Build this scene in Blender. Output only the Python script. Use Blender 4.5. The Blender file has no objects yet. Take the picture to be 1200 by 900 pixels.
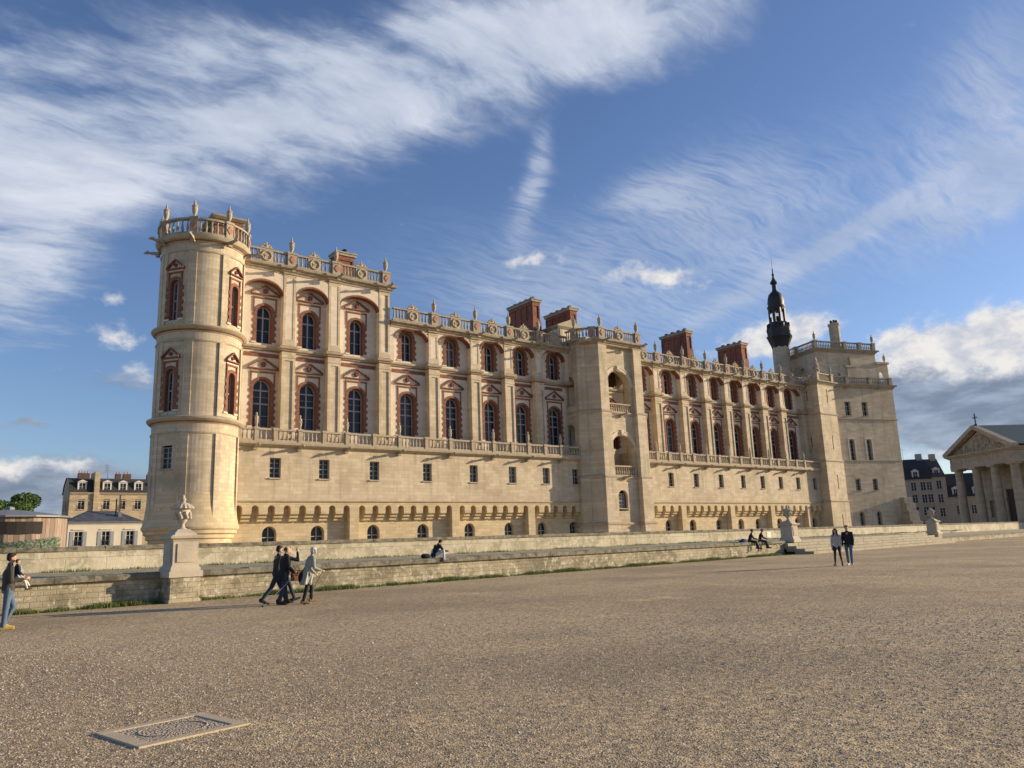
import bpy, bmesh, math, random
import numpy as np
from mathutils import Vector, Matrix
random.seed(7)
rad = math.radians
sc = bpy.context.scene
COL = sc.collection
sin, cos, pi = math.sin, math.cos, math.pi

# ------------------------------------------------------------------ node helper
class NT:
    def __init__(s, tree):
        s.t = tree; s.n = tree.nodes; s.l = tree.links
    def new(s, typ, **k):
        n = s.n.new(typ)
        for a, b in k.items(): setattr(n, a, b)
        return n
    def set(s, sock, v):
        if isinstance(v, bpy.types.NodeSocket): s.l.new(v, sock)
        else: sock.default_value = v
    def m(s, op, a, b=0.0, c=0.0, clamp=False):
        n = s.new('ShaderNodeMath', operation=op, use_clamp=clamp)
        s.set(n.inputs[0], a); s.set(n.inputs[1], b); s.set(n.inputs[2], c)
        return n.outputs[0]
    def v(s, op, a, b=(0, 0, 0)):
        n = s.new('ShaderNodeVectorMath', operation=op)
        s.set(n.inputs[0], a); s.set(n.inputs[1], b)
        return n.outputs['Value'] if op in ('DOT_PRODUCT', 'LENGTH') else n.outputs[0]
    def comb(s, x, y, z=0.0):
        n = s.new('ShaderNodeCombineXYZ')
        s.set(n.inputs[0], x); s.set(n.inputs[1], y); s.set(n.inputs[2], z)
        return n.outputs[0]
    def sep(s, v):
        n = s.new('ShaderNodeSeparateXYZ'); s.set(n.inputs[0], v); return n.outputs
    def noise(s, vec, scale, detail=4, rough=.55, dist=0.0, color=False):
        n = s.new('ShaderNodeTexNoise')
        s.set(n.inputs['Vector'], vec); n.inputs['Scale'].default_value = scale
        n.inputs['Detail'].default_value = detail; n.inputs['Roughness'].default_value = rough
        n.inputs['Distortion'].default_value = dist
        return n.outputs['Color' if color else 'Fac']
    def mix(s, f, a, b, blend='MIX'):
        n = s.new('ShaderNodeMix', data_type='RGBA', blend_type=blend)
        s.set(n.inputs[0], f); s.set(n.inputs[6], a); s.set(n.inputs[7], b)
        return n.outputs[2]
    def ramp(s, f, lo, hi):   # smooth 0..1 between lo and hi
        n = s.new('ShaderNodeMapRange', interpolation_type='SMOOTHSTEP')
        s.set(n.inputs[0], f); n.inputs[1].default_value = lo; n.inputs[2].default_value = hi
        return n.outputs[0]

def c4(c): return (c[0], c[1], c[2], 1)
def newmat(name):
    m = bpy.data.materials.new(name); m.use_nodes = True
    N = NT(m.node_tree); N.n.clear()
    out = N.new('ShaderNodeOutputMaterial'); b = N.new('ShaderNodeBsdfPrincipled')
    N.l.new(b.outputs[0], out.inputs[0])
    return m, N, b
def bump(N, b, h, strength=.3, dist=.02):
    n = N.new('ShaderNodeBump'); n.inputs['Strength'].default_value = strength
    n.inputs['Distance'].default_value = dist
    N.set(n.inputs['Height'], h); N.l.new(n.outputs[0], b.inputs['Normal'])
def scl(c, k): return tuple(x * k for x in c)

def mat_blocks(name, base, warm, bw=.85, bh=.33, mortar=.012, var=.12, stain=.35, staincol=(.2, .17, .12), mdark=.72, rough=.9, bmp=.35):
    """coursed blocks mapped on world position, every block a slightly different tone, with weather stains"""
    m, N, b = newmat(name)
    P = N.new('ShaderNodeNewGeometry').outputs['Position']
    s = N.sep(P)
    u = N.m('ADD', s[0], N.m('MULTIPLY', s[1], .93))
    vec = N.comb(u, s[2])
    br = N.new('ShaderNodeTexBrick')
    br.inputs['Scale'].default_value = 1; br.inputs['Brick Width'].default_value = bw
    br.inputs['Row Height'].default_value = bh; br.inputs['Mortar Size'].default_value = mortar
    br.inputs['Mortar Smooth'].default_value = .3; br.inputs['Bias'].default_value = 0
    br.inputs['Color1'].default_value = (0, 0, 0, 1); br.inputs['Color2'].default_value = (1, 1, 1, 1)
    br.inputs['Mortar'].default_value = (.5, .5, .5, 1)
    N.set(br.inputs['Vector'], vec)
    col = N.mix(br.outputs['Color'], c4(scl(base, 1 - var)), c4(scl(warm, 1 + var)))
    n1 = N.noise(P, .35, 5, .6)
    col = N.mix(N.m('MULTIPLY', N.ramp(n1, .42, .72), stain), col, c4(staincol))
    st = N.noise(N.comb(N.m('MULTIPLY', u, 1.6), N.m('MULTIPLY', s[2], .16)), 1.0, 5, .65)
    col = N.mix(N.m('MULTIPLY', N.ramp(st, .48, .7), stain * .9), col, c4(scl(staincol, .8)))
    n4 = N.noise(P, 1.1, 6, .68)
    col = N.mix(N.m('MULTIPLY', N.ramp(n4, .45, .7), stain * .75), col, c4(scl(warm, .72)))
    col = N.mix(N.m('MULTIPLY', N.ramp(n4, .35, .2), .25), col, c4(scl(warm, 1.2)))
    n2 = N.noise(P, 9, 5, .7)
    col = N.mix(N.m('MULTIPLY', N.ramp(n2, .3, .75), .18), col, c4(scl(base, .6)))
    col = N.mix(N.m('MULTIPLY', br.outputs['Fac'], 1 - mdark), col, c4(scl(base, .45)))
    N.set(b.inputs['Base Color'], col); b.inputs['Roughness'].default_value = rough
    h = N.m('SUBTRACT', N.m('MULTIPLY', n2, .5), br.outputs['Fac'])
    bump(N, b, h, bmp * 1.4, .03)
    return m
def mat_rough(name, base, dark=None, scale=3, amt=.4, rough=.85, bmp=.25, metal=0, fine=30):
    m, N, b = newmat(name)
    P = N.new('ShaderNodeNewGeometry').outputs['Position']
    dark = dark or scl(base, .55)
    n1 = N.noise(P, scale, 5, .62); n2 = N.noise(P, fine, 4, .6)
    col = N.mix(N.m('MULTIPLY', N.ramp(n1, .38, .7), amt), c4(base), c4(dark))
    col = N.mix(N.m('MULTIPLY', N.ramp(n2, .35, .7), amt * .5), col, c4(scl(dark, .9)))
    N.set(b.inputs['Base Color'], col); b.inputs['Roughness'].default_value = rough
    b.inputs['Metallic'].default_value = metal
    bump(N, b, n2, bmp, .01)
    return m
def mat_glass(name, base=(.014, .017, .021), rough=.16):
    m, N, b = newmat(name)
    P = N.new('ShaderNodeNewGeometry').outputs['Position']
    n = N.noise(P, .9, 2, .5)
    rnd = N.new('ShaderNodeObjectInfo').outputs['Random']
    col = N.mix(n, c4(base), c4(scl(base, 1.8)))
    col = N.mix(N.m('MULTIPLY', N.ramp(rnd, .55, 1.0), .8), col, c4((.1, .105, .11)))     # some panes paler: drawn blinds and sky reflection painted into the colour
    N.set(b.inputs['Base Color'], col)
    b.inputs['Roughness'].default_value = rough; b.inputs['IOR'].default_value = 1.45; b.inputs['Specular IOR Level'].default_value = .3
    bump(N, b, N.noise(P, 1.3, 2, .4), .05, .05)
    return m

M = {}
M['stone'] = mat_blocks('limestone', (.585, .48, .32), (.635, .535, .38), var=.08, stain=.5, staincol=(.3, .25, .16))
M['stone_low'] = mat_blocks('limestone_base', (.59, .475, .285), (.62, .505, .315), bw=.7, bh=.3, var=.1, stain=.22, staincol=(.32, .27, .17), mdark=.6)
M['plaster'] = mat_blocks('pale_limestone', (.7, .6, .46), (.72, .62, .49), var=.05, stain=.16, staincol=(.38, .32, .23), mdark=.88, bmp=.15)
M['trim'] = mat_rough('carved_limestone', (.48, .4, .28), (.27, .23, .16), 2.2, .5, .9, .4)
M['trim_grey'] = mat_rough('weathered_limestone', (.43, .37, .27), (.2, .175, .13), 2.0, .6, .92, .5)
M['brick'] = mat_blocks('red_brick', (.22, .088, .052), (.27, .12, .075), bw=.22, bh=.075, mortar=.006, var=.2, stain=.4, staincol=(.16, .07, .05), mdark=.8, bmp=.25)
M['chimney_brick'] = mat_blocks('sooty_brick', (.27, .1, .058), (.33, .13, .075), bw=.22, bh=.075, mortar=.006, var=.25, stain=.5, staincol=(.07, .035, .03), mdark=.8)
M['lozenge'] = mat_rough('terracotta', (.5, .2, .12), (.3, .11, .07), 4, .4)
M['frame'] = mat_rough('grey_paint', (.36, .355, .34), (.27, .27, .26), 4, .3, .55, .1)
M['glass'] = mat_glass('dark_glass')
M['lead'] = mat_rough('dark_lead', (.022, .024, .028), (.01, .01, .012), 2.5, .6, .55, .3)
M['slate'] = mat_blocks('slate', (.075, .08, .095), (.1, .105, .12), bw=.3, bh=.2, mortar=.01, var=.25, stain=.3, staincol=(.04, .04, .045), rough=.6)
M['zinc'] = mat_rough('zinc', (.2, .21, .22), (.12, .12, .12), 2, .4, .5, .15)
M['gate'] = mat_rough('lower_wall_stone', (.4, .34, .24), (.22, .19, .13), 2.0, .5)

# ------------------------------------------------------------------ mesh builder
class MB:
    def __init__(s): s.v = []; s.f = []; s.mi = []; s.cur = 0
    def add(s, vs, fs):
        o = len(s.v); s.v += [tuple(v) for v in vs]
        s.f += [tuple(i + o for i in f) for f in fs]; s.mi += [s.cur] * len(fs)
        return s
    def box(s, x0, x1, y0, y1, z0, z1, T=None):
        vs = [Vector((x, y, z)) for z in (z0, z1) for y in (y0, y1) for x in (x0, x1)]
        if T: vs = [T @ v for v in vs]
        return s.add(vs, [(0, 2, 3, 1), (4, 5, 7, 6), (0, 1, 5, 4), (2, 6, 7, 3), (0, 4, 6, 2), (1, 3, 7, 5)])
    def lathe(s, prof, n=12, c=(0, 0, 0), a0=0, sx=1, sy=1, T=None):
        vs = []; fs = []
        for r, z in prof:
            for i in range(n):
                a = a0 + 2 * pi * i / n
                p = Vector((c[0] + r * cos(a) * sx, c[1] + r * sin(a) * sy, c[2] + z))
                vs.append(T @ p if T else p)
        for j in range(len(prof) - 1):
            for i in range(n):
                k = (i + 1) % n
                fs.append((j * n + i, j * n + k, (j + 1) * n + k, (j + 1) * n + i))
        fs.append(tuple(range(n - 1, -1, -1))); m = (len(prof) - 1) * n
        fs.append(tuple(range(m, m + n)))
        return s.add(vs, fs)
    def tube(s, a, b, ra, rb=None, n=8, caps=3):
        """tapered capsule from a to b"""
        a = Vector(a); b = Vector(b); rb = ra if rb is None else rb
        d = b - a; L = d.length
        if L < 1e-6: d = Vector((0, 0, 1)); L = 1e-4
        q = d.to_track_quat('Z', 'Y').to_matrix().to_4x4()
        T = Matrix.Translation(a) @ q
        prof = []
        for i in range(1, caps + 1):
            t = pi / 2 * i / caps; prof.append((ra * sin(t), -ra * cos(t)))
        for i in range(0, caps):
            t = pi / 2 * i / caps; prof.append((rb * cos(t), L + rb * sin(t)))
        prof = [(max(p[0], .001), p[1]) for p in prof]
        return s.lathe(prof, n, T=T)
    def ell(s, c, r, n=14, m=8, T=None):
        Tm = Matrix.Translation(Vector(c)) @ (T or Matrix.Identity(4)) @ Matrix.Diagonal((r[0], r[1], r[2], 1))
        return s.lathe([(max(sin(pi * i / m), .02), -cos(pi * i / m)) for i in range(m + 1)], n, T=Tm)
    def prism(s, poly, z0, z1, T=None):
        n = len(poly)
        vs = [Vector((x, y, z0)) for x, y in poly] + [Vector((x, y, z1)) for x, y in poly]
        if T: vs = [T @ v for v in vs]
        fs = [tuple(range(n - 1, -1, -1)), tuple(range(n, 2 * n))]
        fs += [(i, (i + 1) % n, n + (i + 1) % n, n + i) for i in range(n)]
        return s.add(vs, fs)
    def sweep(s, pts, prof, closed=False):
        """profile (out, z) swept along plan points; out = right-hand side of travel"""
        n = len(pts); k = len(prof); vs = []; fs = []
        for i in range(n):
            p = Vector(pts[i][:2])
            def nrm(a, b):
                d = (Vector(b[:2]) - Vector(a[:2])).normalized(); return Vector((d.y, -d.x))
            if closed or 0 < i < n - 1:
                n1 = nrm(pts[i - 1], pts[i]); n2 = nrm(pts[i], pts[(i + 1) % n])
                mt = (n1 + n2); mt = mt / max(mt.length_squared, .15) * 2
            elif i == 0: mt = nrm(pts[0], pts[1])
            else: mt = nrm(pts[-2], pts[-1])
            for o, z in prof: vs.append((p.x + mt.x * o, p.y + mt.y * o, z))
        for i in range(n if closed else n - 1):
            j = (i + 1) % n
            for a in range(k):
                b = (a + 1) % k
                fs.append((i * k + a, i * k + b, j * k + b, j * k + a))
        if not closed:
            fs.append(tuple(range(k))); fs.append(tuple((n - 1) * k + a for a in range(k - 1, -1, -1)))
        return s.add(vs, fs)
    def mbox(s, F, u0, u1, d0, d1, z0, z1, step=None):
        k = max(1, int(math.ceil((u1 - u0) / step))) if step else 1
        vs = []; fs = []
        for i in range(k + 1):
            u = u0 + (u1 - u0) * i / k
            vs += [F(u, z0, d0), F(u, z0, d1), F(u, z1, d1), F(u, z1, d0)]
        for i in range(k):
            a = i * 4; b = a + 4
            for j in range(4):
                q = (j + 1) % 4; fs.append((a + j, a + q, b + q, b + j))
        fs.append((0, 3, 2, 1)); e = k * 4; fs.append((e, e + 1, e + 2, e + 3))
        return s.add(vs, fs)
    def wall(s, F, u0, u1, z0, z1, ops=(), depth=.5, step=None, back=False, d0=0.0):
        """wall sheet in (u,z) with arched openings (ua,ub,za,zb,rise); each opening gets its reveals (and a back face if back)"""
        def quad(a, b, c, d):
            s.add([a, b, c, d], [(0, 1, 2, 3)])
        def flat(a, b, za, zb):
            if b - a < 1e-4 or zb - za < 1e-4: return
            k = max(1, int(math.ceil((b - a) / step))) if step else 1
            for i in range(k):
                p = a + (b - a) * i / k; q = a + (b - a) * (i + 1) / k
                quad(F(p, za, d0), F(q, za, d0), F(q, zb, d0), F(p, zb, d0))
        ops = sorted(ops, key=lambda o: o[2])
        for i in range(1, len(ops)):       # storeys of openings one above the other: split the sheet between them
            top_ = max(o[3] for o in ops[:i])
            if ops[i][2] > top_ + 1e-3:
                zm = (top_ + ops[i][2]) / 2
                s.wall(F, u0, u1, z0, zm, ops[:i], depth, step, back, d0)
                return s.wall(F, u0, u1, zm, z1, ops[i:], depth, step, back, d0)
        cur = u0
        for (ua, ub, za, zb, rise) in sorted(ops):
            flat(cur, ua, z0, z1); cur = ub
            c = (ua + ub) / 2; hw = (ub - ua) / 2
            K = 14 if rise > 0 else (1 if not step else 3)
            if rise > 0: us = [c - hw * cos(pi * i / K) for i in range(K + 1)]
            else: us = [ua + (ub - ua) * i / K for i in range(K + 1)]
            top = lambda u: zb - rise + rise * math.sqrt(max(0, 1 - ((u - c) / hw) ** 2)) if rise > 0 else zb
            flat(ua, ub, z0, za)
            for p, q in zip(us, us[1:]):
                tp, tq = top(p), top(q)
                quad(F(p, tp, d0), F(q, tq, d0), F(q, z1, d0), F(p, z1, d0))
                quad(F(p, tp, d0), F(p, tp, d0 + depth), F(q, tq, d0 + depth), F(q, tq, d0))
                if za > z0 + 1e-4: quad(F(p, za, d0), F(q, za, d0), F(q, za, d0 + depth), F(p, za, d0 + depth))
                if back: quad(F(p, za, d0 + depth), F(q, za, d0 + depth), F(q, tq, d0 + depth), F(p, tp, d0 + depth))
            quad(F(ua, za, d0), F(ua, za, d0 + depth), F(ua, top(ua), d0 + depth), F(ua, top(ua), d0))
            quad(F(ub, za, d0), F(ub, top(ub), d0), F(ub, top(ub), d0 + depth), F(ub, za, d0 + depth))
        flat(cur, u1, z0, z1)
        return s
    def build(s, name, mats, parent=None, loc=None, rz=0, smooth=0, bevel=0):
        me = bpy.data.meshes.new(name); me.from_pydata(s.v, [], s.f); me.validate()
        bm = bmesh.new(); bm.from_mesh(me); bmesh.ops.recalc_face_normals(bm, faces=bm.faces); bm.to_mesh(me); bm.free()
        for m in (mats if isinstance(mats, (list, tuple)) else [mats]): me.materials.append(m)
        if max(s.mi or [0]) and len(s.mi) == len(me.polygons): me.polygons.foreach_set('material_index', s.mi)
        if smooth:
            me.polygons.foreach_set('use_smooth', [True] * len(me.polygons)); me.set_sharp_from_angle(angle=rad(smooth))
        o = bpy.data.objects.new(name, me); COL.objects.link(o)
        if parent: o.parent = parent
        if loc: o.location = loc
        o.rotation_euler = (0, 0, rz)
        if bevel:
            b = o.modifiers.new('bevel', 'BEVEL'); b.width = bevel; b.segments = 2; b.limit_method = 'ANGLE'
        return o

def empty(name, loc=(0, 0, 0), rz=0):
    o = bpy.data.objects.new(name, None); COL.objects.link(o); o.location = loc; o.rotation_euler = (0, 0, rz)
    o.empty_display_size = .3
    return o
def tag(o, label, cat, group=None):
    o['label'] = label; o['category'] = cat
    if group: o['group'] = group
    return o
def structure(o): o['kind'] = 'structure'; return o
def copy_tree(o, parent=None, loc=None, rz=None):
    c = o.copy(); COL.objects.link(c)
    if parent: c.parent = parent
    if loc is not None: c.location = loc
    if rz is not None: c.rotation_euler = (0, 0, rz)
    for ch in list(o.children): copy_tree(ch, c)
    return c
class Proto:
    """first placement uses the original, later ones copy it"""
    def __init__(s, make): s.o = None; s.make = make
    def put(s, parent, loc, rz=0):
        if s.o is None:
            s.o = s.make(); s.o.parent = parent; s.o.location = loc; s.o.rotation_euler = (0, 0, rz); return s.o
        return copy_tree(s.o, parent, loc, rz)

def flatF(x0, y0, ang=0):
    """u runs along direction ang (0 = +X), d goes into the wall (to the left of travel)"""
    cu, su = cos(ang), sin(ang)
    return lambda u, z, d: Vector((x0 + cu * u - su * d, y0 + su * u + cu * d, z))
# ------------------------------------------------------------------ the chateau
CH = empty('chateau', (60, 66, 0))
tag(CH, 'long stone and brick renaissance chateau with round corner tower and roof balustrades', 'castle')
CH0 = (60, 66, 0)
def part(mb, name, mat, sub=None, smooth=0, bevel=0):
    """mesh in world coordinates hung under the chateau (or under one of its parts)"""
    o = mb.build(name, mat, None, None, 0, smooth, bevel)
    par = sub or CH
    o.parent = par
    if not sub: o.matrix_parent_inverse = Matrix.Translation(Vector(CH0)).inverted()
    return o
def place(proto, x, y, z, rz=0, sub=None):
    par = sub or CH
    off = Vector((0, 0, 0)) if sub else Vector(CH0)
    return proto.put(par, Vector((x, y, z)) - off, rz)
def window_kind(w, h, rise, ring=0, ped=None, trans=(.5, .77), depth=.52, sill=False, bar=.115, teeth=True, fdepth=None):
    def make():
        hw = w / 2; K = 14
        arc = [(-hw * cos(pi * i / K), h - rise + rise * sin(pi * i / K)) for i in range(K + 1)] if rise > 0 else [(-hw, h), (hw, h)]
        g = depth
        # frame: outline strip plus bars
        mb = MB()
        out = [(-hw, 0)] + arc + [(hw, 0)]
        inn = [(x * (1 - bar / hw), max(bar, z - bar * (1 if z > h - rise - .01 else 0))) for x, z in out]
        n = len(out)
        for i in range(n - 1):
            a, b, c, d = out[i], out[i + 1], inn[i + 1], inn[i]
            y0, y1 = g - .06, g + .02
            mb.add([(a[0], y0, a[1]), (b[0], y0, b[1]), (c[0], y0, c[1]), (d[0], y0, d[1]),
                    (a[0], y1, a[1]), (b[0], y1, b[1]), (c[0], y1, c[1]), (d[0], y1, d[1])],
                   [(0, 1, 2, 3), (3, 2, 6, 7), (0, 4, 5, 1), (4, 7, 6, 5)])
        mb.box(-hw, hw, g - .062, g + .02, 0, bar)
        mb.box(-bar * .55, bar * .55, g - .07, g + .02, bar, h - bar * .8)
        for t in trans: mb.box(-hw + bar * .6, hw - bar * .6, g - .08, g + .02, h * t - bar * .55, h * t + bar * .55)
        lv = [0] + list(trans) + [1 - (rise / h if rise else 0)]
        for a, b in zip(lv, lv[1:]):      # thin glazing bars
            if (b - a) * h > .8: mb.box(-hw + bar, hw - bar, g - .045, g + .02, h * (a + b) / 2 - .018, h * (a + b) / 2 + .018)
        fr = mb.build('window', M['frame'])
        pb = MB(); pn = [(x, g, z) for x, z in out]; pb.add(pn, [tuple(range(len(pn)))])
        pb.build('pane', M['glass'], fr)
        if ring:
            rb = MB(); ro = hw + ring
            oarc = [(-ro * cos(pi * i / K), h - rise + (rise + ring) * sin(pi * i / K)) for i in range(K + 1)]
            inner = [(-hw, -.02)] + arc + [(hw, -.02)]; outer = [(-ro, -.02)] + oarc + [(ro, -.02)]
            y0, y1 = -.06, depth
            for i in range(len(inner) - 1):
                a, b, c, d = inner[i], inner[i + 1], outer[i + 1], outer[i]
                k = .99
                vs = [(p[0] * (k if p in (a, b) else 1), y, p[1]) for y in (y0, y1) for p in (a, b, c, d)]
                rb.add(vs, [(0, 1, 2, 3), (4, 7, 6, 5), (0, 4, 5, 1), (3, 2, 6, 7)])
            if teeth:
                z = .12; t = .3
                while z + t < h - rise + .1:
                    for sx in (-1, 1):
                        a, b = sorted((sx * (ro - .02), sx * (ro + .14))); rb.box(a, b, -.055, .1, z, z + t)
                    z += 2 * t
            rb.build('brick_surround', M['brick'], fr)
            for sx in (-1, 1):            # stone blocks at the foot of the jambs
                sb = MB(); a, b = sorted((sx * (hw + .002), sx * (ro + .2))); sb.box(a, b, -.08, .2, -.05, .1)
                sb.build('foot_block', M['plaster'], fr)
        if ped:
            pw, zb, za = ped     # half width, base, apex
            db = MB(); s0 = pw * .82
            zs = h - rise + .1
            for sx in (-1, 1):
                a, b = sorted((sx * (s0 - .12), sx * s0)); db.box(a, b, -.075, .1, zs, zb - .42)
            db.box(-s0 - .02, s0 + .02, -.09, .1, zb - .42, zb - .28)
            db.box(-pw, pw, -.22, .1, zb - .1, zb)
            for sx in (-1, 1):
                db.add([(sx * pw, y, zb + .004) for y in (-.24, .1)] + [(sx * pw, y, zb + .12) for y in (-.24, .1)] +
                       [(0, y, za) for y in (-.24, .1)] + [(0, y, za + .14) for y in (-.24, .1)],
                       [(0, 4, 6, 2), (1, 3, 7, 5), (2, 6, 7, 3), (0, 1, 5, 4), (0, 2, 3, 1)])
            T = Matrix.Translation((0, -.02, zb + (za - zb) * .42)) @ Matrix.Rotation(rad(90), 4, 'X')
            R0 = min(.24, pw * .19)
            db.lathe([(R0, 0), (R0 * 1.02, .12), (R0 * .75, .16), (R0 * .7, .1), (R0 * .3, .14)], 12, T=T)
            db.build('pediment', M['brick'], fr)
            tb = MB(); tb.box(-s0 * .95, s0 * .95, -.032, .09, zb - .27, zb - .11); tb.add([(-pw * .8, -.03, zb + .02), (pw * .8, -.03, zb + .02), (0, -.03, za - .05)], [(0, 1, 2)])
            tb.build('frieze', M['plaster'], fr)
        if sill:
            sb = MB(); sb.box(-hw - .08, hw + .08, -.12, .1, -.12, -.01); sb.build('sill', M['trim'], fr)
        return fr
    return Proto(make)

WL = window_kind(1.66, 4.3, .83, .23, (1.36, 5.3, 6.15), (.5, .78))
WUA = window_kind(1.42, 3.5, .71, .23, (1.32, 4.55, 5.3), (.7,))
WUB = window_kind(1.27, 2.95, .63, .28, None, (.66,))
WT = window_kind(.8, 3.4, .4, .27, (.82, 4.35, 5.0), (.5,), depth=.4)
WS = window_kind(.96, 1.7, 0, 0, None, (.5,), depth=.34, sill=True, bar=.06)
WB = window_kind(1.25, 2.3, .62, 0, None, (.6,), depth=.42, bar=.07)
WSM = window_kind(1.1, 2.2, 0, 0, None, (.36, .68), depth=.4, bar=.07, sill=True)
WAR = window_kind(1.0, 3.4, .5, 0, None, (.4, .75), depth=.45, bar=.07)
WSL = window_kind(.3, 1.5, 0, 0, None, (), depth=.35, bar=.03)

# ---- ornaments
def mk_urn():
    m = MB(); m.lathe([(.17, 0), (.17, .1), (.09, .16), (.1, .22), (.2, .42), (.235, .75), (.2, .92), (.245, .95), (.25, 1.02), (.15, 1.1), (.09, 1.2), (.1, 1.27), (.055, 1.34), (.07, 1.42), (.02, 1.6)], 10)
    return m.build('urn', M['trim'], smooth=35)
URN = Proto(mk_urn)
def mk_statue():
    m = MB()
    m.lathe([(.14, 0), (.14, .1), (.08, .14), (.13, .3), (.16, .5), (.1, .72), (.15, .85), (.13, .98), (.05, 1.04), (.09, 1.12), (.08, 1.24), (.03, 1.3)], 10)
    m.tube((.12, 0, .9), (.16, -.06, .6), .05, .035); m.tube((-.12, 0, .9), (-.13, -.1, .66), .05, .035)
    return m.build('finial', M['trim'], smooth=50)
FIN = Proto(mk_statue)
def mk_garg():
    m = MB()
    for y0, y1, w, z0, z1 in [(0, -.5, .13, -.16, .12), (-.5, -.95, .1, -.1, .12)]:
        m.add([(-w, y0, z0), (w, y0, z0), (w, y0, z1), (-w, y0, z1), (-w * .8, y1, z0 + .07), (w * .8, y1, z0 + .07), (w * .8, y1, z1), (-w * .8, y1, z1)],
              [(0, 1, 2, 3), (4, 7, 6, 5), (0, 4, 5, 1), (2, 6, 7, 3), (0, 3, 7, 4), (1, 5, 6, 2)])
    m.ell((0, -1.05, .06), (.13, .2, .13), 10, 6); m.ell((0, -1.22, -.0), (.08, .12, .06), 8, 5)
    m.ell((-.1, -.97, .17), (.04, .05, .08), 6, 4); m.ell((.1, -.97, .17), (.04, .05, .08), 6, 4)
    m.box(-.17, .17, -.3, 0, -.3, -.155)
    return m.build('gargoyle', M['trim_grey'], smooth=40)
GARG = Proto(mk_garg)
def mk_crest():
    m = MB()
    m.box(-.62, .62, -.14, .14, .02, 1.2)
    T = Matrix.Translation((0, -.13, .62)) @ Matrix.Rotation(rad(90), 4, 'X')
    m.lathe([(.5, 0), (.5, .09), (.44, .13), (.37, .09), (.36, .0)], 16, T=T)
    for i in range(9):
        a = random.uniform(0, 6.28); r = random.uniform(0, .22)
        m.ell((r * cos(a), -.15, .62 + r * sin(a)), (.09, .07, .09), 6, 4)
    # scrolled crest above the rail
    for i in range(7):
        a = pi * i / 6; m.ell((-.42 * cos(a), 0, 1.42 + .3 * sin(a)), (.13, .1, .12), 7, 4)
    m.ell((0, -.03, 1.55), (.2, .12, .17), 8, 5); m.ell((0, 0, 1.86), (.09, .08, .12), 6, 4)
    m.box(-.6, .6, -.12, .12, 1.36, 1.46)
    return m.build('crest_ornament', M['trim'], smooth=40)
CREST = Proto(mk_crest)
def mk_loz():
    m = MB(); m.add([(-.25, -.05, 0), (0, -.05, -.36), (.25, -.05, 0), (0, -.05, .36), (-.25, .1, 0), (0, .1, -.36), (.25, .1, 0), (0, .1, .36)],
                    [(0, 1, 2, 3), (0, 4, 5, 1), (1, 5, 6, 2), (2, 6, 7, 3), (3, 7, 4, 0)])
    return m.build('lozenge', M['lozenge'])
LOZ = Proto(mk_loz)

BPROF = [(.1, 0), (.1, .07), (.06, .1), (.115, .3), (.105, .42), (.055, .72), (.055, .84), (.095, .92), (.095, 1)]
def balustrade(mb, F, u0, u1, z0, h, dies, dw=.5, step=None, dt=.26, pitch=.32, gaps=()):
    """plinth, rail, dies and balusters; z0 is the base of the plinth"""
    t = .13; pl = .14 * h / 1.4 + .04; rl = .16
    mb.mbox(F, u0, u1, -t, t, z0, z0 + pl, step)
    mb.mbox(F, u0, u1, -t - .05, t + .05, z0 + h - rl, z0 + h, step)
    ed = sorted(dies)
    for c in ed:
        mb.mbox(F, c - dw / 2, c + dw / 2, -dt, dt, z0 - .003, z0 + h + .02, step)
        mb.mbox(F, c - dw / 2 - .06, c + dw / 2 + .06, -dt - .06, dt + .06, z0 + h - .13, z0 + h + .06, step)
    blocks = [(c - dw / 2, c + dw / 2) for c in ed] + list(gaps) + [(u0 - 1, u0), (u1, u1 + 1)]
    blocks.sort()
    for (a0, a1), (b0, b1) in zip(blocks, blocks[1:]):
        L = b0 - a1
        if L < .3: continue
        k = max(1, int(L / pitch)); p = L / k
        for i in range(k):
            c = F(a1 + p * (i + .5), 0, 0)
            mb.lathe([(r, z0 + pl + z * (h - pl - rl)) for r, z in BPROF], 7, (c.x, c.y, 0))

def roofline(F, rz, u0, u1, z0, h, dies, crests, name='balustrade', garg=True, loz=True, urns=True, urn_at=None):
    mb = MB(); balustrade(mb, F, u0, u1, z0, h, dies, .85, gaps=[(c - .62, c + .62) for c in crests])
    o = part(mb, name, M['trim_grey'], smooth=30)
    inv = o
    sx = lambda v: Vector(v) - Vector((0, 0, 0))
    for c in dies:
        p = F(c, 0, 0)
        if urns and (urn_at is None or c in urn_at): URN_.put(inv, (p.x, p.y, z0 + h + .05), rz)
        if loz:
            q = F(c, 0, -.27); LOZ_.put(inv, (q.x, q.y, z0 + h * .5), rz)
        if garg:
            q = F(c, 0, -.45); GARG_.put(inv, (q.x, q.y, z0 - .35), rz)
    for c in crests:
        p = F(c, 0, 0); CREST_.put(inv, (p.x, p.y, z0 + .02), rz)
    return o
URN_, LOZ_, GARG_, CREST_, FIN_ = URN, LOZ, GARG, CREST, FIN

YL, YP, YW = 65.0, 65.95, 66.72       # lower wall, pilaster front, window wall
Z0 = 0.0
A_p = [20.35, 25.1, 29.5, 34.8]; A_w = [23.05, 27.3, 32.1]
B_p = [40.42, 45.6, 50.05, 54.3, 58.9]; B_w = [37.68, 43.0, 47.9, 52.25, 56.95]
C_p = [68.9, 73.85, 79.0, 83.73, 88.17, 92.26, 96.55, 101.1, 106.5]; C_w = [71.5, 76.5, 81.4, 86.05, 90.4, 94.65, 99.1, 103.7]
ZS, ZF = 19.83, 12.2                  # sills of the two upper storeys

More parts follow.
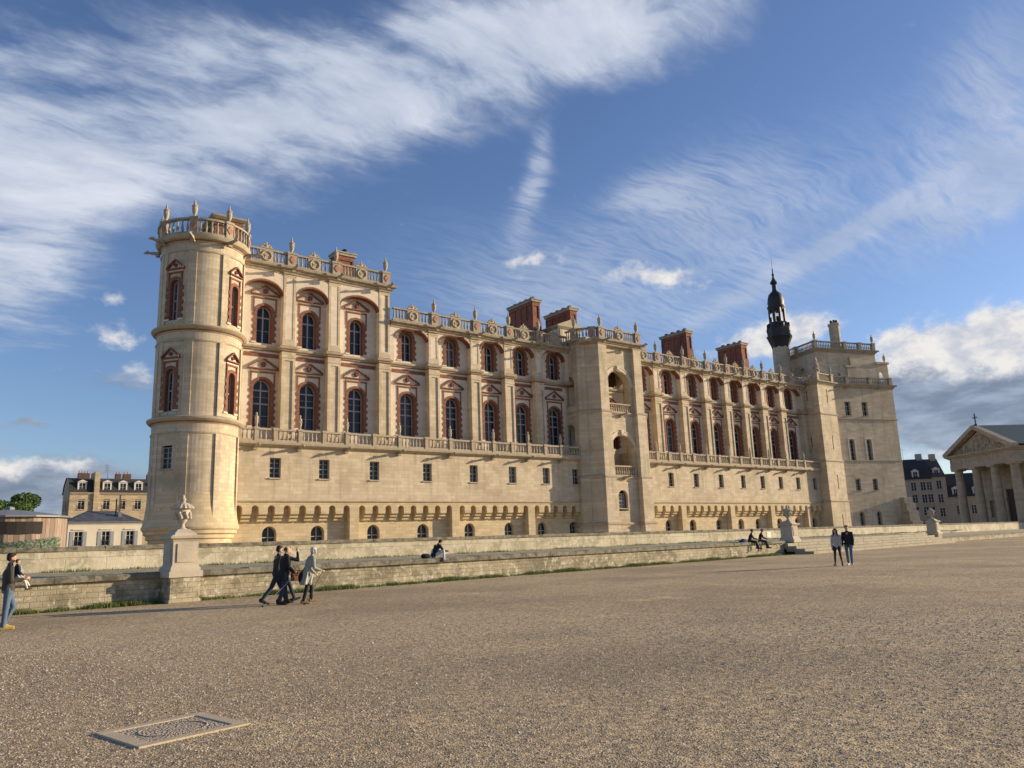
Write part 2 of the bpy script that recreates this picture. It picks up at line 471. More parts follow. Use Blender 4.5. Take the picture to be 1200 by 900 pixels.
# lower curtain wall + machicolation + base wall, one mesh per wing
small = dict(A=[23.8, 28.25, 33.2, 38.9, 44.35, 49.3, 53.9, 58.2][:8], C=[74.05, 78.8, 83.8, 88.5, 92.85, 97.1, 101.4, 105.7])
base_w = dict(A=[23.7, 28.03, 33.48, 38.77, 44.2, 49.2, 53.65, 58.2], C=[73.85, 78.35, 83.6, 88.2, 92.0, 97.0, 101.3, 105.7])
piers = dict(A=[31.2, 42.1, 51.65], C=[76.0, 85.7, 94.6, 103.5])
F = flatF(0, YL)
for wing, (x0, x1) in dict(A=(19.6, 59.3), C=(68.0, 107.3)).items():
    mb = MB()
    mb.wall(F, x0, x1, 5.7, 10.55, [(c - .49, c + .49, 7.62, 9.36, 0) for c in small[wing]], .5)
    part(mb, 'curtain_wall', M['stone'])
    for c in small[wing]: place(WS, c, YL, 7.65, 0)
    # arcade of corbels
    mb = MB(); edges = [x0 + .9 if wing == 'A' else x0 + 2.6] + [e for p in piers[wing] for e in (p - .46, p + .46)] + [x1]
    secs = list(zip(edges[0::2], edges[1::2])); slots = []
    for a, b in secs:
        k = max(2, round((b - a - .61) / 1.36)); pit = (b - a - .61) / k
        slots += [(a + i * pit, a + i * pit + .61) for i in range(k + 1)]
        for i in range(k):
            c0 = a + i * pit + .61; c1 = a + (i + 1) * pit
            for j, (zt, zb_, dp) in enumerate([(4.72, 4.5, .0), (4.43, 4.22, .2), (4.15, 3.93, .42)]):
                prof = []
                for q in range(5):
                    t = pi / 2 * q / 4; prof.append((YL + dp + .2 * (1 - cos(t)), zt - (zt - zb_) * (.35 + .65 * sin(t)) if q else zt))
                poly = [(YL + .8, zt + .08), (YL + dp + .16, zt + .08), (YL + dp + .16, zt), (YL + dp, zt)] + prof[1:] + [(YL + .8, zb_)]
                vs = [(x, y, z) for x in (c0 + .02, c1 - .02) for y, z in poly]; n = len(poly)
                mb.add(vs, [tuple(range(n)), tuple(range(2 * n - 1, n - 1, -1))] + [(q, (q + 1) % n, n + (q + 1) % n, n + q) for q in range(n)])
    sl = [(a, b, 4.72, 5.32, .3) for a, b in slots]
    mb.wall(flatF(0, YL + .004), x0, x1, 4.72, 5.62, sl, .75)
    for a, b in secs: pass
    part(mb, 'corbel_course', M['stone_low'])
    mb = MB(); mb.sweep([(x0, YL), (x1, YL)], [(-.05, 5.58), (.1, 5.6), (.14, 5.68), (.04, 5.76), (-.05, 5.77)])
    part(mb, 'string_course', M['trim'])
    mb = MB(); mb.wall(flatF(0, YL + .75), x0, x1, Z0, 5.6, [(c - .63, c + .63, 1.28, 3.58, .63) for c in base_w[wing]], .5)
    part(mb, 'base_wall', M['stone_low'])
    for c in base_w[wing]: place(WB, c, YL + .75, 1.28, 0)
    for p in piers[wing]:
        mb = MB(); mb.box(p - .46, p + .46, YL + .01, YL + .8, Z0, 4.72); part(mb, 'buttress', M['stone_low'], bevel=.02)

# balconies
def balcony(x0, x1, majors, minors):
    mb = MB()
    mb.sweep([(x0, YL), (x1, YL)], [(-2.0, 10.5), (.0, 10.3), (.22, 10.33), (.3, 10.42), (.46, 10.46), (.5, 10.62), (.5, 10.72), (-2.0, 10.72)])
    sl = part(mb, 'balcony', M['trim'])
    mb = MB(); balustrade(mb, flatF(0, YL - .28), x0, x1, 10.72, 1.1, [x0 + .3] + majors + minors + [x1 - .3], .36, dt=.19, pitch=.36)
    part(mb, 'balustrade', M['trim'], sl, smooth=30)
    for c in majors:
        FIN_.put(sl, (c, YL - .28, 11.87), 0); GARG_.put(sl, (c, YL - .02, 10.28), 0)
balcony(20.2, 59.3, [21.95, 25.8, 30.25, 35.67, 41.4, 46.7, 51.3, 55.9], [23.6, 28.05, 33.0, 38.6, 44.05, 49.1, 53.6, 58.2][:7])
balcony(68.3, 107.3, [71.4, 75.75, 80.9, 85.6, 90.2, 94.5, 98.55, 103.0], [73.6, 78.2, 83.3, 87.9, 92.35, 96.4, 100.9])

# upper storeys
def storey_walls(px, wx, ztop, kindU, hU, zspring, zapex):
    x0, x1 = px[0], px[-1]
    ops = [(c - .85, c + .85, ZF - .02, ZF + 4.34, .85) for c in wx]
    mb = MB(); mb.wall(flatF(0, YW), x0, x1, 10.7, 19.3, ops, .4)
    wU = .74 if kindU is WUA else .67
    mb.wall(flatF(0, YW), x0, x1, 19.3, ztop, [(c - wU, c + wU, ZS - .02, ZS + hU + .04, wU) for c in wx], .3)
    part(mb, 'upper_wall', M['plaster'])
    # arch plate
    gaps = [(a + .575, b - .575) for a, b in zip(px, px[1:])]
    ops = [(a + .02, b - .02, 19.56, zapex, zapex - zspring) for a, b in gaps]
    mb = MB(); mb.wall(flatF(0, YP + .12), x0, x1, 19.56, ztop, ops, YW - YP - .13)
    part(mb, 'arcade_wall', M['plaster'])
    for a, b in gaps:
        c = (a + b) / 2; hw = (b - a) / 2 - .02; mb = MB(); K = 16; rs = zapex - zspring
        P = [(c - hw * cos(pi * i / K), zspring + rs * sin(pi * i / K)) for i in range(K + 1)]
        Q = [(c - (hw - .0) * cos(pi * i / K), zspring + (rs + .15) * sin(pi * i / K) ) for i in range(K + 1)]
        Pl = [(x, z - .03) for x, z in P]
        for i in range(K):
            p, q, r_, s_ = Pl[i], Pl[i + 1], Q[i + 1], Q[i]
            vs = [(v[0], y, v[1]) for y in (YP + .06, YW - .02) for v in (p, q, r_, s_)]
            mb.add(vs, [(0, 1, 2, 3), (0, 4, 5, 1), (3, 2, 6, 7)])
        part(mb, 'arch_band', M['brick'])
    # brick band under the string course
    for a, b in gaps:
        mb = MB(); mb.box(a + .1, b - .1, YW - .05, YW + .1, 18.55, 18.9); part(mb, 'brick_band', M['brick'])
    for c in wx:
        place(WL, c, YW, ZF); place(kindU, c, YW, ZS)
storey_walls(A_p, A_w, 26.9, WUA, 3.5, 24.35, 25.5)
storey_walls([35.3] + B_p, B_w, 23.4, WUB, 2.95, 22.0, 23.05)
storey_walls(C_p, C_w, 23.4, WUB, 2.95, 22.0, 23.05)

def mk_pil(ztop):
    # the solid pier sits behind the recessed panel
    def g():
        m = MB()
        def col(w, y0, za, zb, pa, pb, pl, pr):
            m.wall(flatF(0, y0), -w, w, za, zb, [(pl, pr, pa, pb, 0)], .1, back=True)
            for sx in (-1, 1): m.add([(sx * w, y0, za), (sx * w, .78, za), (sx * w, .78, zb), (sx * w, y0, zb)], [(0, 1, 2, 3)])
            m.add([(-w, y0, zb), (w, y0, zb), (w, .78, zb), (-w, .78, zb)], [(0, 1, 2, 3)])
        col(.63, 0, 0, 8.5, .9, 7.6, -.36, .4)
        m.box(-.7, .7, -.07, .7, 0, .45); m.box(-.66, .66, -.04, .7, 7.85, 8.0)
        z1 = ztop
        col(.575, .08, 8.98, z1, 9.6, z1 - .75, -.33, .36)
        m.box(-.63, .63, .03, .7, 8.98, 9.3); m.box(-.61, .61, .04, .7, z1 - .6, z1 - .48)
        return m.build('pilaster', M['stone'])
    return Proto(g)
PA, PB = mk_pil(26.9 - 10.7), mk_pil(23.35 - 10.7)
for c in A_p: place(PA, c, YP, 10.7)
for c in B_p[:-1] + C_p: place(PB, c, YP, 10.7)

def jog(x0, x1, px, yw, yp, w=.63):
    pts = [(x0, yw)]
    for c in px:
        if c - w > x0 + .05: pts += [(c - w, yw), (c - w, yp)]
        else: pts = [(x0, yp)]
        if c + w < x1 - .05: pts += [(c + w, yp), (c + w, yw)]
        else: pts += [(x1, yp)]
    if pts[-1][0] < x1 - .01: pts.append((x1, yw))
    return pts
sprof = [(-.3, 19.18), (.02, 19.2), (.06, 19.3), (.2, 19.36), (.24, 19.48), (.24, 19.56), (-.3, 19.6)]
redp = [(-.25, 19.09), (.05, 19.1), (.08, 19.175), (-.25, 19.175)]
cor = lambda z: [(-.5, z - .5), (.03, z - .45), (.06, z - .3), (.22, z - .2), (.3, z - .05), (.5, z), (.55, z + .2), (-.5, z + .24)]
redc = lambda z: [(-.4, z - .19), (.2, z - .18), (.26, z - .11), (.27, z - .08), (-.4, z - .08)]
for (x0, x1, px, zc) in [(20.0, 35.45, A_p, 26.9), (35.45, 59.3, B_p, 23.45), (68.3, 107.3, C_p, 23.4)]:
    mb = MB(); mb.sweep(jog(x0, x1, px, YW, YP), sprof); part(mb, 'string_course', M['trim'])
    mb = MB(); mb.sweep(jog(x0, x1, px, YW, YP), redp); part(mb, 'brick_moulding', M['brick'])
    mb = MB(); mb.sweep(jog(x0, x1, px, YP + .1, YP - .02, .6), cor(zc)); part(mb, 'cornice', M['trim_grey'])
    mb = MB(); mb.sweep(jog(x0, x1, px, YP + .1, YP - .02, .6), [(o + .012 if o > 0 else o, z - .004) for o, z in redc(zc)]); part(mb, 'brick_moulding', M['brick'])
Fr = flatF(0, 65.85)
mid = lambda P: [(a + b) / 2 for a, b in zip(P, P[1:])]
roofline(Fr, 0, 20.6, 35.3, 27.12, 1.3, A_p[1:], mid(A_p))
roofline(Fr, 0, 35.6, 58.6, 23.68, 1.3, B_p[:-1], mid([35.3] + B_p))
roofline(Fr, 0, 67.9, 106.9, 23.62, 1.25, C_p[1:-1], mid(C_p))
# wing bodies behind the facade: side walls, roof terraces, back wall
mb = MB(); mb.box(19, 35.4, 69.3, 82, 19.6, 26.85); mb.box(35.4, 107.3, 69.5, 82, 0, 23.3); mb.box(19, 35.4, 69.5, 82, 0, 19.6)
mb.box(35.4, 107.3, 67.3, 69.5, 23.0, 23.3)
part(mb, 'rear_wall', M['stone'])
mb = MB(); mb.box(35.38, 35.42, 66.1, 67.2, 23.4, 26.9); part(mb, 'side_wall', M['stone'])
mb = MB(); mb.box(19.2, 35.3, 66.6, 81.8, 26.9, 27.1); mb.box(35.6, 107.2, 66.6, 81.8, 23.42, 23.6); part(mb, 'roof', M['zinc'])

# ---- round corner tower
TC = Vector((17.3, 65.75)); TR = 3.32
az0 = math.atan2(-TC.x, -TC.y)                 # direction towards the square
def ang(phi):                                   # phi>0 = towards the right as seen from the square
    a = math.atan2(-TC.y, -TC.x) + rad(phi); return a
def cylF(R): return lambda u, z, d: Vector((TC.x + (R - d) * cos(ang(math.degrees(u / R))), TC.y + (R - d) * sin(ang(math.degrees(u / R))), z))
def ring(mb, prof, n=72): mb.lathe([(r, z) for r, z in prof], n, (TC.x, TC.y, 0))
mb = MB()
F1 = cylF(TR); full = TR * pi
wphi = [-38.5, 50]
op = lambda zs, h: [(TR * rad(f) - .44, TR * rad(f) + .44, zs - .02, zs + h + .04, .44) for f in wphi]
mb.wall(F1, -full, full, 12.2, 19.2, op(12.55, 3.4), .3, step=.3)
mb.wall(F1, -full, full, 19.5, 27.0, op(20.0, 3.4), .3, step=.3)
mb.wall(F1, -full, full, 3.2, 11.9, [(TR * rad(-38) - .5, TR * rad(-38) + .5, 8.0, 9.85, 0)], .3, step=.3)
TWR = part(mb, 'corner_tower', M['stone'], smooth=25)
mb = MB(); ring(mb, [(3.0, Z0), (3.02, 2.2), (3.1, 2.3), (3.1, 2.6), (3.28, 2.68), (3.28, 2.95), (3.48, 3.05), (3.5, 3.3), (3.62, 3.4), (3.66, 3.55), (3.58, 3.75), (3.45, 4.4), (3.37, 5.2), (3.325, 6.2), (3.0, 6.3)])
part(mb, 'tower_base', M['stone_low'], smooth=30)
for pr in ([(3.2, 11.55), (3.36, 11.6), (3.42, 11.72), (3.6, 11.8), (3.72, 11.95), (3.72, 12.08), (3.4, 12.2), (3.2, 12.21)], [(3.2, 10.75), (3.37, 10.77), (3.4, 10.9), (3.2, 10.95)],
           [(3.2, 18.95), (3.38, 19.0), (3.45, 19.15), (3.65, 19.25), (3.76, 19.4), (3.76, 19.5), (3.4, 19.62), (3.2, 19.63)], [(3.2, 18.2), (3.37, 18.22), (3.4, 18.33), (3.2, 18.36)],
           [(3.2, 25.75), (3.37, 25.77), (3.4, 25.9), (3.2, 25.93)], [(3.2, 26.55), (3.38, 26.6), (3.45, 26.75), (3.7, 26.85), (3.8, 27.0), (3.84, 27.15), (3.3, 27.2)]):
    mb = MB(); ring(mb, pr); part(mb, 'string_course', M['trim'], smooth=30)
for z in (11.63, 19.03, 26.63):
    mb = MB(); ring(mb, [(3.2, z + .05), (3.47, z + .06), (3.52, z + .14), (3.2, z + .15)]); part(mb, 'brick_moulding', M['brick'], smooth=30)
for f in (-149, -104, -59, -14, 31, 76, 121, 166):   # flat strips up the drum
    mb = MB(); u = TR * rad(f)
    for za, zb in [(4.4, 10.8), (12.2, 18.25), (19.6, 25.8)]:
        mb.mbox(F1, u - .3, u + .3, -.09, .1, za, zb, .3)
        mb.mbox(F1, u - .3, u - .18, -.14, .1, za + .01, zb - .01, .3)
    part(mb, 'pilaster', M['stone'], smooth=25)
for f in wphi:
    for z in (12.55, 20.0):
        p = F1(TR * rad(f), z, .02); place(WT, p.x, p.y, z, ang(f) + pi / 2)
p = F1(TR * rad(-38), 8, 0); place(WS, p.x, p.y, 8.03, ang(-38) + pi / 2)
mb = MB(); Fb = cylF(3.55); L = 3.55 * pi
dphi = [-59, -14, 31, 76, -104, 121, -149, 166]
balustrade(mb, Fb, -L, L, 27.18, 1.4, [3.55 * rad(f) for f in dphi], .6, step=.25, dt=.2, pitch=.37)
tb = part(mb, 'balustrade', M['trim_grey'], smooth=30)
for f in dphi:
    p = Fb(3.55 * rad(f), 0, 0); URN_.put(tb, (p.x, p.y, 28.62), 0)
    p = Fb(3.55 * rad(f), 0, -.2); LOZ_.put(tb, (p.x, p.y, 27.9), ang(f) + pi / 2)
    p = Fb(3.55 * rad(f), 0, -.05); GARG_.put(tb, (p.x, p.y, 26.75), ang(f) + pi / 2)
mb = MB(); mb.lathe([(3.5, 27.1), (3.5, 27.25)], 40, (TC.x, TC.y, 0)); part(mb, 'roof', M['zinc'])
mb = MB(); mb.box(18.2, 20.7, 66.2, 70.2, 27.2, 30.5); part(mb, 'stair_penthouse', M['brick'])
mb = MB(); mb.sweep([(18.1, 70.3), (18.1, 66.1), (20.8, 66.1), (20.8, 70.3)], [(-.1, 29.9), (.1, 29.95), (.1, 30.05), (-.1, 30.05)]); mb.sweep([(18.2, 70.2), (18.2, 66.2), (20.7, 66.2), (20.7, 70.2)], [(-.3, 30.5), (.08, 30.52), (.3, 30.72), (.32, 30.86), (-.3, 30.9)])
mb.box(18.1, 20.8, 66.1, 70.3, 30.74, 30.95)
part(mb, 'cornice', M['trim_grey'])

# ---- porch pavilion (hollow loggias)
XF0, XF1, YF = 60.55, 67.75, 62.7
OFFS = [(Z0, 3.2, .3), (3.2, 8.45, .17), (8.45, 15.9, .06), (15.9, 24.2, -.08)]
YC = YF + .55
for i, (za, zb, o) in enumerate(OFFS):
    # centre plate with arches
    ops = {0: [], 1: [(62.9, 64.4, 4.6, 6.95, .75)], 2: [(62.25, 65.85, 8.7, 13.3, 1.8)], 3: [(62.1, 65.85, 16.0, 20.95, 1.87)]}[i]
    mb = MB(); mb.wall(flatF(0, YC - max(o, 0) * .3), 61.2, 67.1, za, zb, ops, .9 if i > 1 else .4)
    part(mb, 'porch_wall', M['stone'])
    if i > 1:   # hood mould
        (a, b, _, zt, r) = ops[0]; c = (a + b) / 2; hw = (b - a) / 2; K = 18; mb = MB()
        for j in range(K):
            t0, t1 = pi * j / K, pi * (j + 1) / K
            for (r0, r1, pr) in [(.12, .42, .05), (.42, .52, .1)]:
                vs = [(c - (hw + q) * cos(t), y, zt - r + (r + q) * sin(t)) for y in (YC - pr, YC + .1) for (t, q) in ((t0, r0), (t1, r0), (t1, r1), (t0, r1))]
                mb.add(vs, [(0, 1, 2, 3), (0, 4, 5, 1), (3, 2, 6, 7)])
        mb.box(c - .2, c + .2, YC - .25, YC + .1, zt + .1, zt + .6)
        part(mb, 'hood_moulding', M['plaster'])
    # corner buttresses: left one chamfered back to the wing, right one square
    mb = MB()
    mb.prism([(XF0 - o, YF - o), (62.0 + o * .6, YF - o), (62.0 + o * .6, YC + .3), (61.2, 65.0), (58.8 - o, 65.0), (58.8 - o, 64.6), (59.45 - o, 63.95 - o * .5), (59.62 - o, 63.98 - o * .5)], za, zb)
    part(mb, 'buttress', M['stone'], bevel=.02)
    mb = MB(); mb.prism([(66.3 - o * .6, YF - o), (XF1 + o, YF - o), (XF1 + o, 65.0), (66.9, 65.0), (66.3 - o * .6, YC + .3)], za, zb)
    part(mb, 'buttress', M['stone'], bevel=.02)
    # side wall back to the wing
    for xs, (ya, yb) in ((58.78 - o * .5, (64.9, 68.6)), (67.7 + o * .5, (64.9, 68.6))):
        so = {2: [(.55, 2.0, 11.6, 14.6, .7)], 3: [(.3, 1.95, 16.7, 20.2, .82)]}.get(i, [])
        mb = MB()
        G = (lambda xs: (lambda u, z, d: Vector((xs + d, ya + u, z))))(xs) if xs < 60 else (lambda xs: (lambda u, z, d: Vector((xs - d, ya + u, z))))(xs)
        mb.wall(G, 0, yb - ya, za, zb, so, .6)
        Hh = (lambda G: (lambda u, z, d: G(u, z, d + .6)))(G)
        mb.wall(Hh, 0, yb - ya, za, zb, so, .0)
        part(mb, 'porch_side_wall', M['stone'])
ppath = lambda o: [(58.8 - o, 66.6), (58.8 - o, 64.6), (60.5 - o, YF - o), (62.0 + o * .6, YF - o), (62.0 + o * .6, YC - .01), (66.3 - o * .6, YC - .01), (66.3 - o * .6, YF - o), (XF1 + o, YF - o), (XF1 + o, 66.5)]
for z, o, s in ((3.2, .17, 1), (8.45, .06, .8), (15.9, -.08, 1)):
    mb = MB(); mb.sweep(ppath(o), [(-.2, z - .32), (.03, z - .3), (.2 * s, z - .1), (.22 * s, z + .02), (-.02, z + .2), (-.2, z + .22)])
    part(mb, 'string_course', M['trim'])
mb = MB(); mb.sweep([(58.9, 66.6), (58.9, 64.6), (60.6, YF + .08), (XF1 - .08, YF + .08), (XF1 - .08, 66.5)], cor(24.2)); part(mb, 'cornice', M['trim_grey'])
mb = MB(); mb.sweep([(58.9, 66.6), (58.9, 64.6), (60.6, YF + .08), (XF1 - .08, YF + .08), (XF1 - .08, 66.5)], [(o + .012 if o > 0 else o, z - .004) for o, z in redc(24.2)]); part(mb, 'brick_moulding', M['brick'])
mb = MB()
for z in (8.3, 15.6): mb.box(59.3, 67.2, YC + .6, 66.7, z, z + .3)
mb.box(58.9, 67.6, YF + .2, 68.5, 23.9, 24.4)
part(mb, 'floor_slab', M['trim'])
mb = MB(); mb.wall(flatF(0, YW), 59.3, 68.3, 8.45, 24.2, [(65.25, 66.95, ZF - .02, ZF + 4.34, .85), (65.43, 66.77, ZS - .02, ZS + 2.99, .67)], .3); part(mb, 'upper_wall', M['plaster'])
place(WL, 66.1, YW, ZF); place(WUB, 66.1, YW, ZS)
mb = MB(); mb.box(61.4, 67.0, YC + .92, 66.6, 13.5, 13.75); part(mb, 'vault', M['brick'])
mb = MB(); mb.sweep([(59.4, YW), (68.2, YW)], sprof); part(mb, 'string_course', M['trim'])
place(WS, 63.65, YC, 4.9); mb = MB()
for (z, h) in ((8.5, 1.25), (15.75, 1.25)):
    mb = MB(); balustrade(mb, flatF(0, YC + .02), 62.1, 66.1, z, h, [], pitch=.36); bo = part(mb, 'balustrade', M['trim'], smooth=30)
    GARG_.put(bo, (64.0, YC - .02, z - .1), 0)
mb = MB(); balustrade(mb, (lambda u, z, d: Vector((58.95 + d, 64.9 + u, z))), 0, 2.2, 15.7, 1.2, [], pitch=.36); part(mb, 'balustrade', M['trim'], smooth=30)
Fp = flatF(0, YF + .05)
o = roofline(Fp, 0, 60.4, 67.7, 24.42, 1.3, [61.05, 67.1], [64.05])
Fl = lambda u, z, d: Vector((58.85 + d, 66.3 - u, z))
roofline(Fl, -pi / 2, 0, 1.6, 24.42, 1.3, [1.5], [], garg=False)
aa = math.atan2(YF + .05 - 64.6, 60.6 - 58.85)
Fc = flatF(58.85, 64.6, aa)
roofline(Fc, aa, .3, 2.1, 24.42, 1.3, [1.9], [], garg=False, urns=False)
# gabled lantern on the porch roof
mb = MB(); mb.box(59.4, 63.0, 68.2, 77, 23.5, 26.9); part(mb, 'penthouse', M['plaster'])
mb = MB(); mb.sweep([(59.4, 77), (59.4, 68.2), (63.0, 68.2), (63.0, 77)], [(-.1, 26.7), (.1, 26.75), (.35, 27.0), (.35, 27.15), (-.1, 27.15)])
vs = [(59.1, 67.9, 27.15), (63.3, 67.9, 27.15), (61.2, 67.9, 28.0), (59.1, 77.2, 27.15), (63.3, 77.2, 27.15), (61.2, 77.2, 28.0)]
mb.add(vs, [(0, 1, 2), (3, 5, 4), (0, 2, 5, 3), (1, 4, 5, 2), (0, 3, 4, 1)])
for sx in (59.6, 62.4): mb.box(sx, sx + .4, 68.1, 68.25, 23.6, 26.7)
part(mb, 'cornice', M['trim'])

# ---- chimney stacks: brick slabs running back from the facade
def chimney(x0, w, y0, y1, zt, zb=23.5, zled=27.9):
    m = MB(); m.box(x0, x0 + w, y0, y1, zb, zt - .35)
    m.box(x0 - .05, x0 + w + .12, y0 - .14, y0 + .6, zb, zled)
    k = max(1, int((y1 - y0) / .95)); p = (y1 - y0) / k       # blind arcades: raised ribs with arched heads
    for i in range(k + 1):
        y = y0 + p * i
        m.box(x0 - .1, x0 + .01, max(y0 - .003, y - .12), min(y1 + .003, y + .12), zled, zt - 1.0)
    m.box(x0 - .103, x0 + .01, y0, y1, zt - 1.0, zt - .6)
    for xx in (x0 - .002, x0 + w - .2): m.box(xx, xx + .2, y0 - .1, y0 + .01, zled, zt - .6)
    m.box(x0 + .2, x0 + w - .2, y0 - .098, y0 + .01, zt - 1.1, zt - .6)
    o = part(m, 'chimney', M['chimney_brick'])
    m = MB(); m.box(x0 - .2, x0 + w + .2, y0 - .22, y1 + .2, zt - .6, zt - .35); m.box(x0 - .28, x0 + w + .28, y0 - .3, y1 + .28, zt - .34, zt - .2)
    oc = m.build('cap', M['trim_grey']); oc.parent = o
    for i in range(4):
        m = MB(); y = y0 + (y1 - y0) * (i + .5) / 4
        m.lathe([(.3, zt - .2), (.32, zt + .1), (.25, zt + .2), (.05, zt + .24)], 10, (x0 + w / 2, y, 0)); q = m.build('chimney_pot', M['lead'], smooth=40); q.parent = o
    return o
chimney(57.0, 1.15, 70.1, 74.7, 30.85)
chimney(63.1, 1.1, 70.1, 74.8, 30.7)
chimney(85.2, 1.15, 70.1, 74.7, 30.8)
chimney(97.9, 1.4, 70.1, 74.4, 30.65)
chimney(32.2, 1.9, 71.6, 73.0, 32.3, 26.9, 29.6)
# small slate dome over the far end of the wing
mb = MB(); mb.lathe([(3.4, 0), (3.35, .4), (2.9, 1.3), (1.9, 2.1), (.8, 2.6), (.15, 2.8), (.15, 3.0), (.25, 3.2), (.05, 3.6)], 20, (103.5, 73.5, 24.0)); part(mb, 'slate_dome', M['slate'], smooth=30)

# ---- north-east keep
XB0, XB1, YB = 107.25, 111.75, 63.78
bpath = [(XB0, 72), (XB0, YB), (XB1, YB), (XB1, 66)]
for i, (za, zb, o) in enumerate([(Z0, 5.9, .22), (5.9, 11.9, .14), (11.9, 19.1, .06), (19.1, 24.0, 0)]):
    mb = MB()
    G = (lambda o: lambda u, z, d: Vector((XB0 - o + d, 70 - u, z)))(o)
    Yo = YB - o
    cu = 70 - 67.0 if i > 1 else 70 - 64.4
    mb.wall(G, 0, 70 - Yo, za, zb, ([(4.2, 4.4, za + 2.2, za + 3.8, 0)] if i > 1 else []), .3, back=False)
    mb.wall(flatF(0, Yo), XB0 - o, XB1 + o, za, zb, [(109.6, 109.85, za + 1.8, za + 3.9, 0)], .4, back=False)
    mb.wall((lambda o: lambda u, z, d: Vector((XB1 + o, Yo + u, z)))(o), 0, 3, za, zb)
    part(mb, 'stair_turret', M['stone'])
    mb = MB()
    mb.box(109.5, 109.95, Yo + .38, Yo + .5, za + 1.7, za + 4.0)
    if i > 1: mb.box(XB0 - o + .28, XB0 - o + .4, 65.4, 66.0, za + 2.1, za + 3.9)
    part(mb, 'slit_window', M['glass'])
    if i: 
        mb = MB(); mb.sweep([(XB0 - o, 68 if i > 1 else 64.9), (XB0 - o, Yo), (XB1 + o, Yo), (XB1 + o, 65.5)], [(-.1, za - .25), (.05, za - .22), (.2, za - .05), (.2, za + .05), (-.02, za + .15), (-.1, za + .15)]); part(mb, 'string_course', M['trim'])
mb = MB(); mb.sweep([(XB0, 69), (XB0, YB), (XB1, YB), (XB1, 65.5)], cor(24.0)); part(mb, 'cornice', M['trim_grey'])
mb = MB(); mb.box(XB0 + .02, XB1 - .02, YB + .02, 69, 23.8, 24.2); part(mb, 'roof', M['zinc'])
mb = MB(); balustrade(mb, flatF(0, YB + .1), XB0, XB1, 24.22, 1.25, [XB0 + .3, XB1 - .3], .55)
balustrade(mb, (lambda u, z, d: Vector((XB0 + .1 + d, 69 - u, z))), 0, 5.0, 24.215, 1.25, [], .55)
bo = part(mb, 'balustrade', M['trim'], smooth=30)
mb = MB()                                    # carved trophy on the corner die
random.seed(3)
for i in range(22):
    t = i / 21; mb.ell((XB0 + .35 + random.uniform(-.35, .35) * (1.2 - t), YB + .15 + random.uniform(-.3, .3) * (1.2 - t), 25.6 + 2.0 * t), (.25, .25, .28), 7, 5)
mb.box(XB0, XB0 + .8, YB - .2, YB + .6, 25.4, 25.75)
mb.build('trophy', M['trim'], smooth=50).parent = bo
URN_.put(bo, (XB1 - .3, YB + .1, 25.5), 0)

ka = -rad(19.0); KP = Vector((111.83, 64.3))
FK = flatF(KP.x, KP.y, ka)
KW = 12.2
mb = MB()
mb.wall(FK, -1.5, KW, Z0, 12.05, [(2.65, 3.6, 7.4, 9.3, 0), (5.9, 6.85, 7.4, 9.3, 0), (2.65, 3.6, 1.0, 4.25, .47), (5.9, 6.85, 1.0, 4.25, .47)], .5)
mb.wall(FK, -1.5, KW, 12.05, 18.6, [(2.35, 3.35, 12.1, 15.45, .5), (5.65, 6.65, 12.1, 15.45, .5)], .5)
mb.wall(FK, -1.5, KW, 18.6, 24.0, [(2.35, 3.45, 19.2, 21.4, 0), (5.65, 6.75, 19.2, 21.4, 0)], .5)
FKr = lambda u, z, d: FK(KW - d, z, u)
mb.wall(FKr, 0, 14, Z0, 24.0)
part(mb, 'keep_wall', M['stone'])
def kput(k, u, z): p = FK(u, 0, 0); place(k, p.x, p.y, z, ka)
kput(WSM, 2.9, 19.2); kput(WSM, 6.2, 19.2); kput(WAR, 2.85, 12.1); kput(WAR, 6.15, 12.1)
kput(WS, 3.12, 7.5); kput(WS, 6.37, 7.5); kput(WAR, 3.12, .9); kput(WAR, 6.37, .9)
kp = lambda a, b, d=0: [tuple(FK(a, 0, d)[:2]), tuple(FK(b, 0, d)[:2])]
def kpath(a, b, d0, back): return [tuple(FK(a, 0, d0)[:2]), tuple(FK(b, 0, d0)[:2]), tuple(FK(b, 0, d0 + back)[:2])]
for z, s in ((12.05, .6), (18.6, .8)):
    mb = MB(); mb.sweep(kpath(-1, KW, 0, 12), [(-.1, z - .12), (.14 * s, z - .08), (.16 * s, z + .08), (-.1, z + .14)]); part(mb, 'string_course', M['trim'])
mb = MB()                                       # pale quoins round the twin arched windows
for c in (2.85, 6.15): mb.mbox(FK, c - .75, c - .5, -.02, .05, 12.15, 15.3); mb.mbox(FK, c + .5, c + .75, -.021, .05, 12.15, 15.3); mb.mbox(FK, c - .75, c + .75, -.022, .05, 15.48, 15.75)
part(mb, 'window_surround', M['plaster'])
mb = MB(); mb.sweep(kpath(-1, KW, 0, 12), cor(24.0)); part(mb, 'cornice', M['trim_grey'])
mb = MB(); balustrade(mb, lambda u, z, d: FK(u, z, d + .15), -.5, KW, 24.22, 1.2, [3.3, 7.8, KW - .3], .55)
part(mb, 'balustrade', M['trim_grey'], smooth=30)
for u in (2.9, 9.2):
    p = FK(u, 0, 0); place(GARG, p.x, p.y, 23.7, ka)
mb = MB()
for i, (w, zt) in enumerate([(1.9, 2.6), (1.5, 4.2), (1.1, 5.4), (.7, 6.3)]): mb.mbox(FK, KW - 1.5 + i * .05, KW + .6 - i * .12, -w, .1, Z0, zt)
part(mb, 'buttress', M['trim_grey'], bevel=.03)
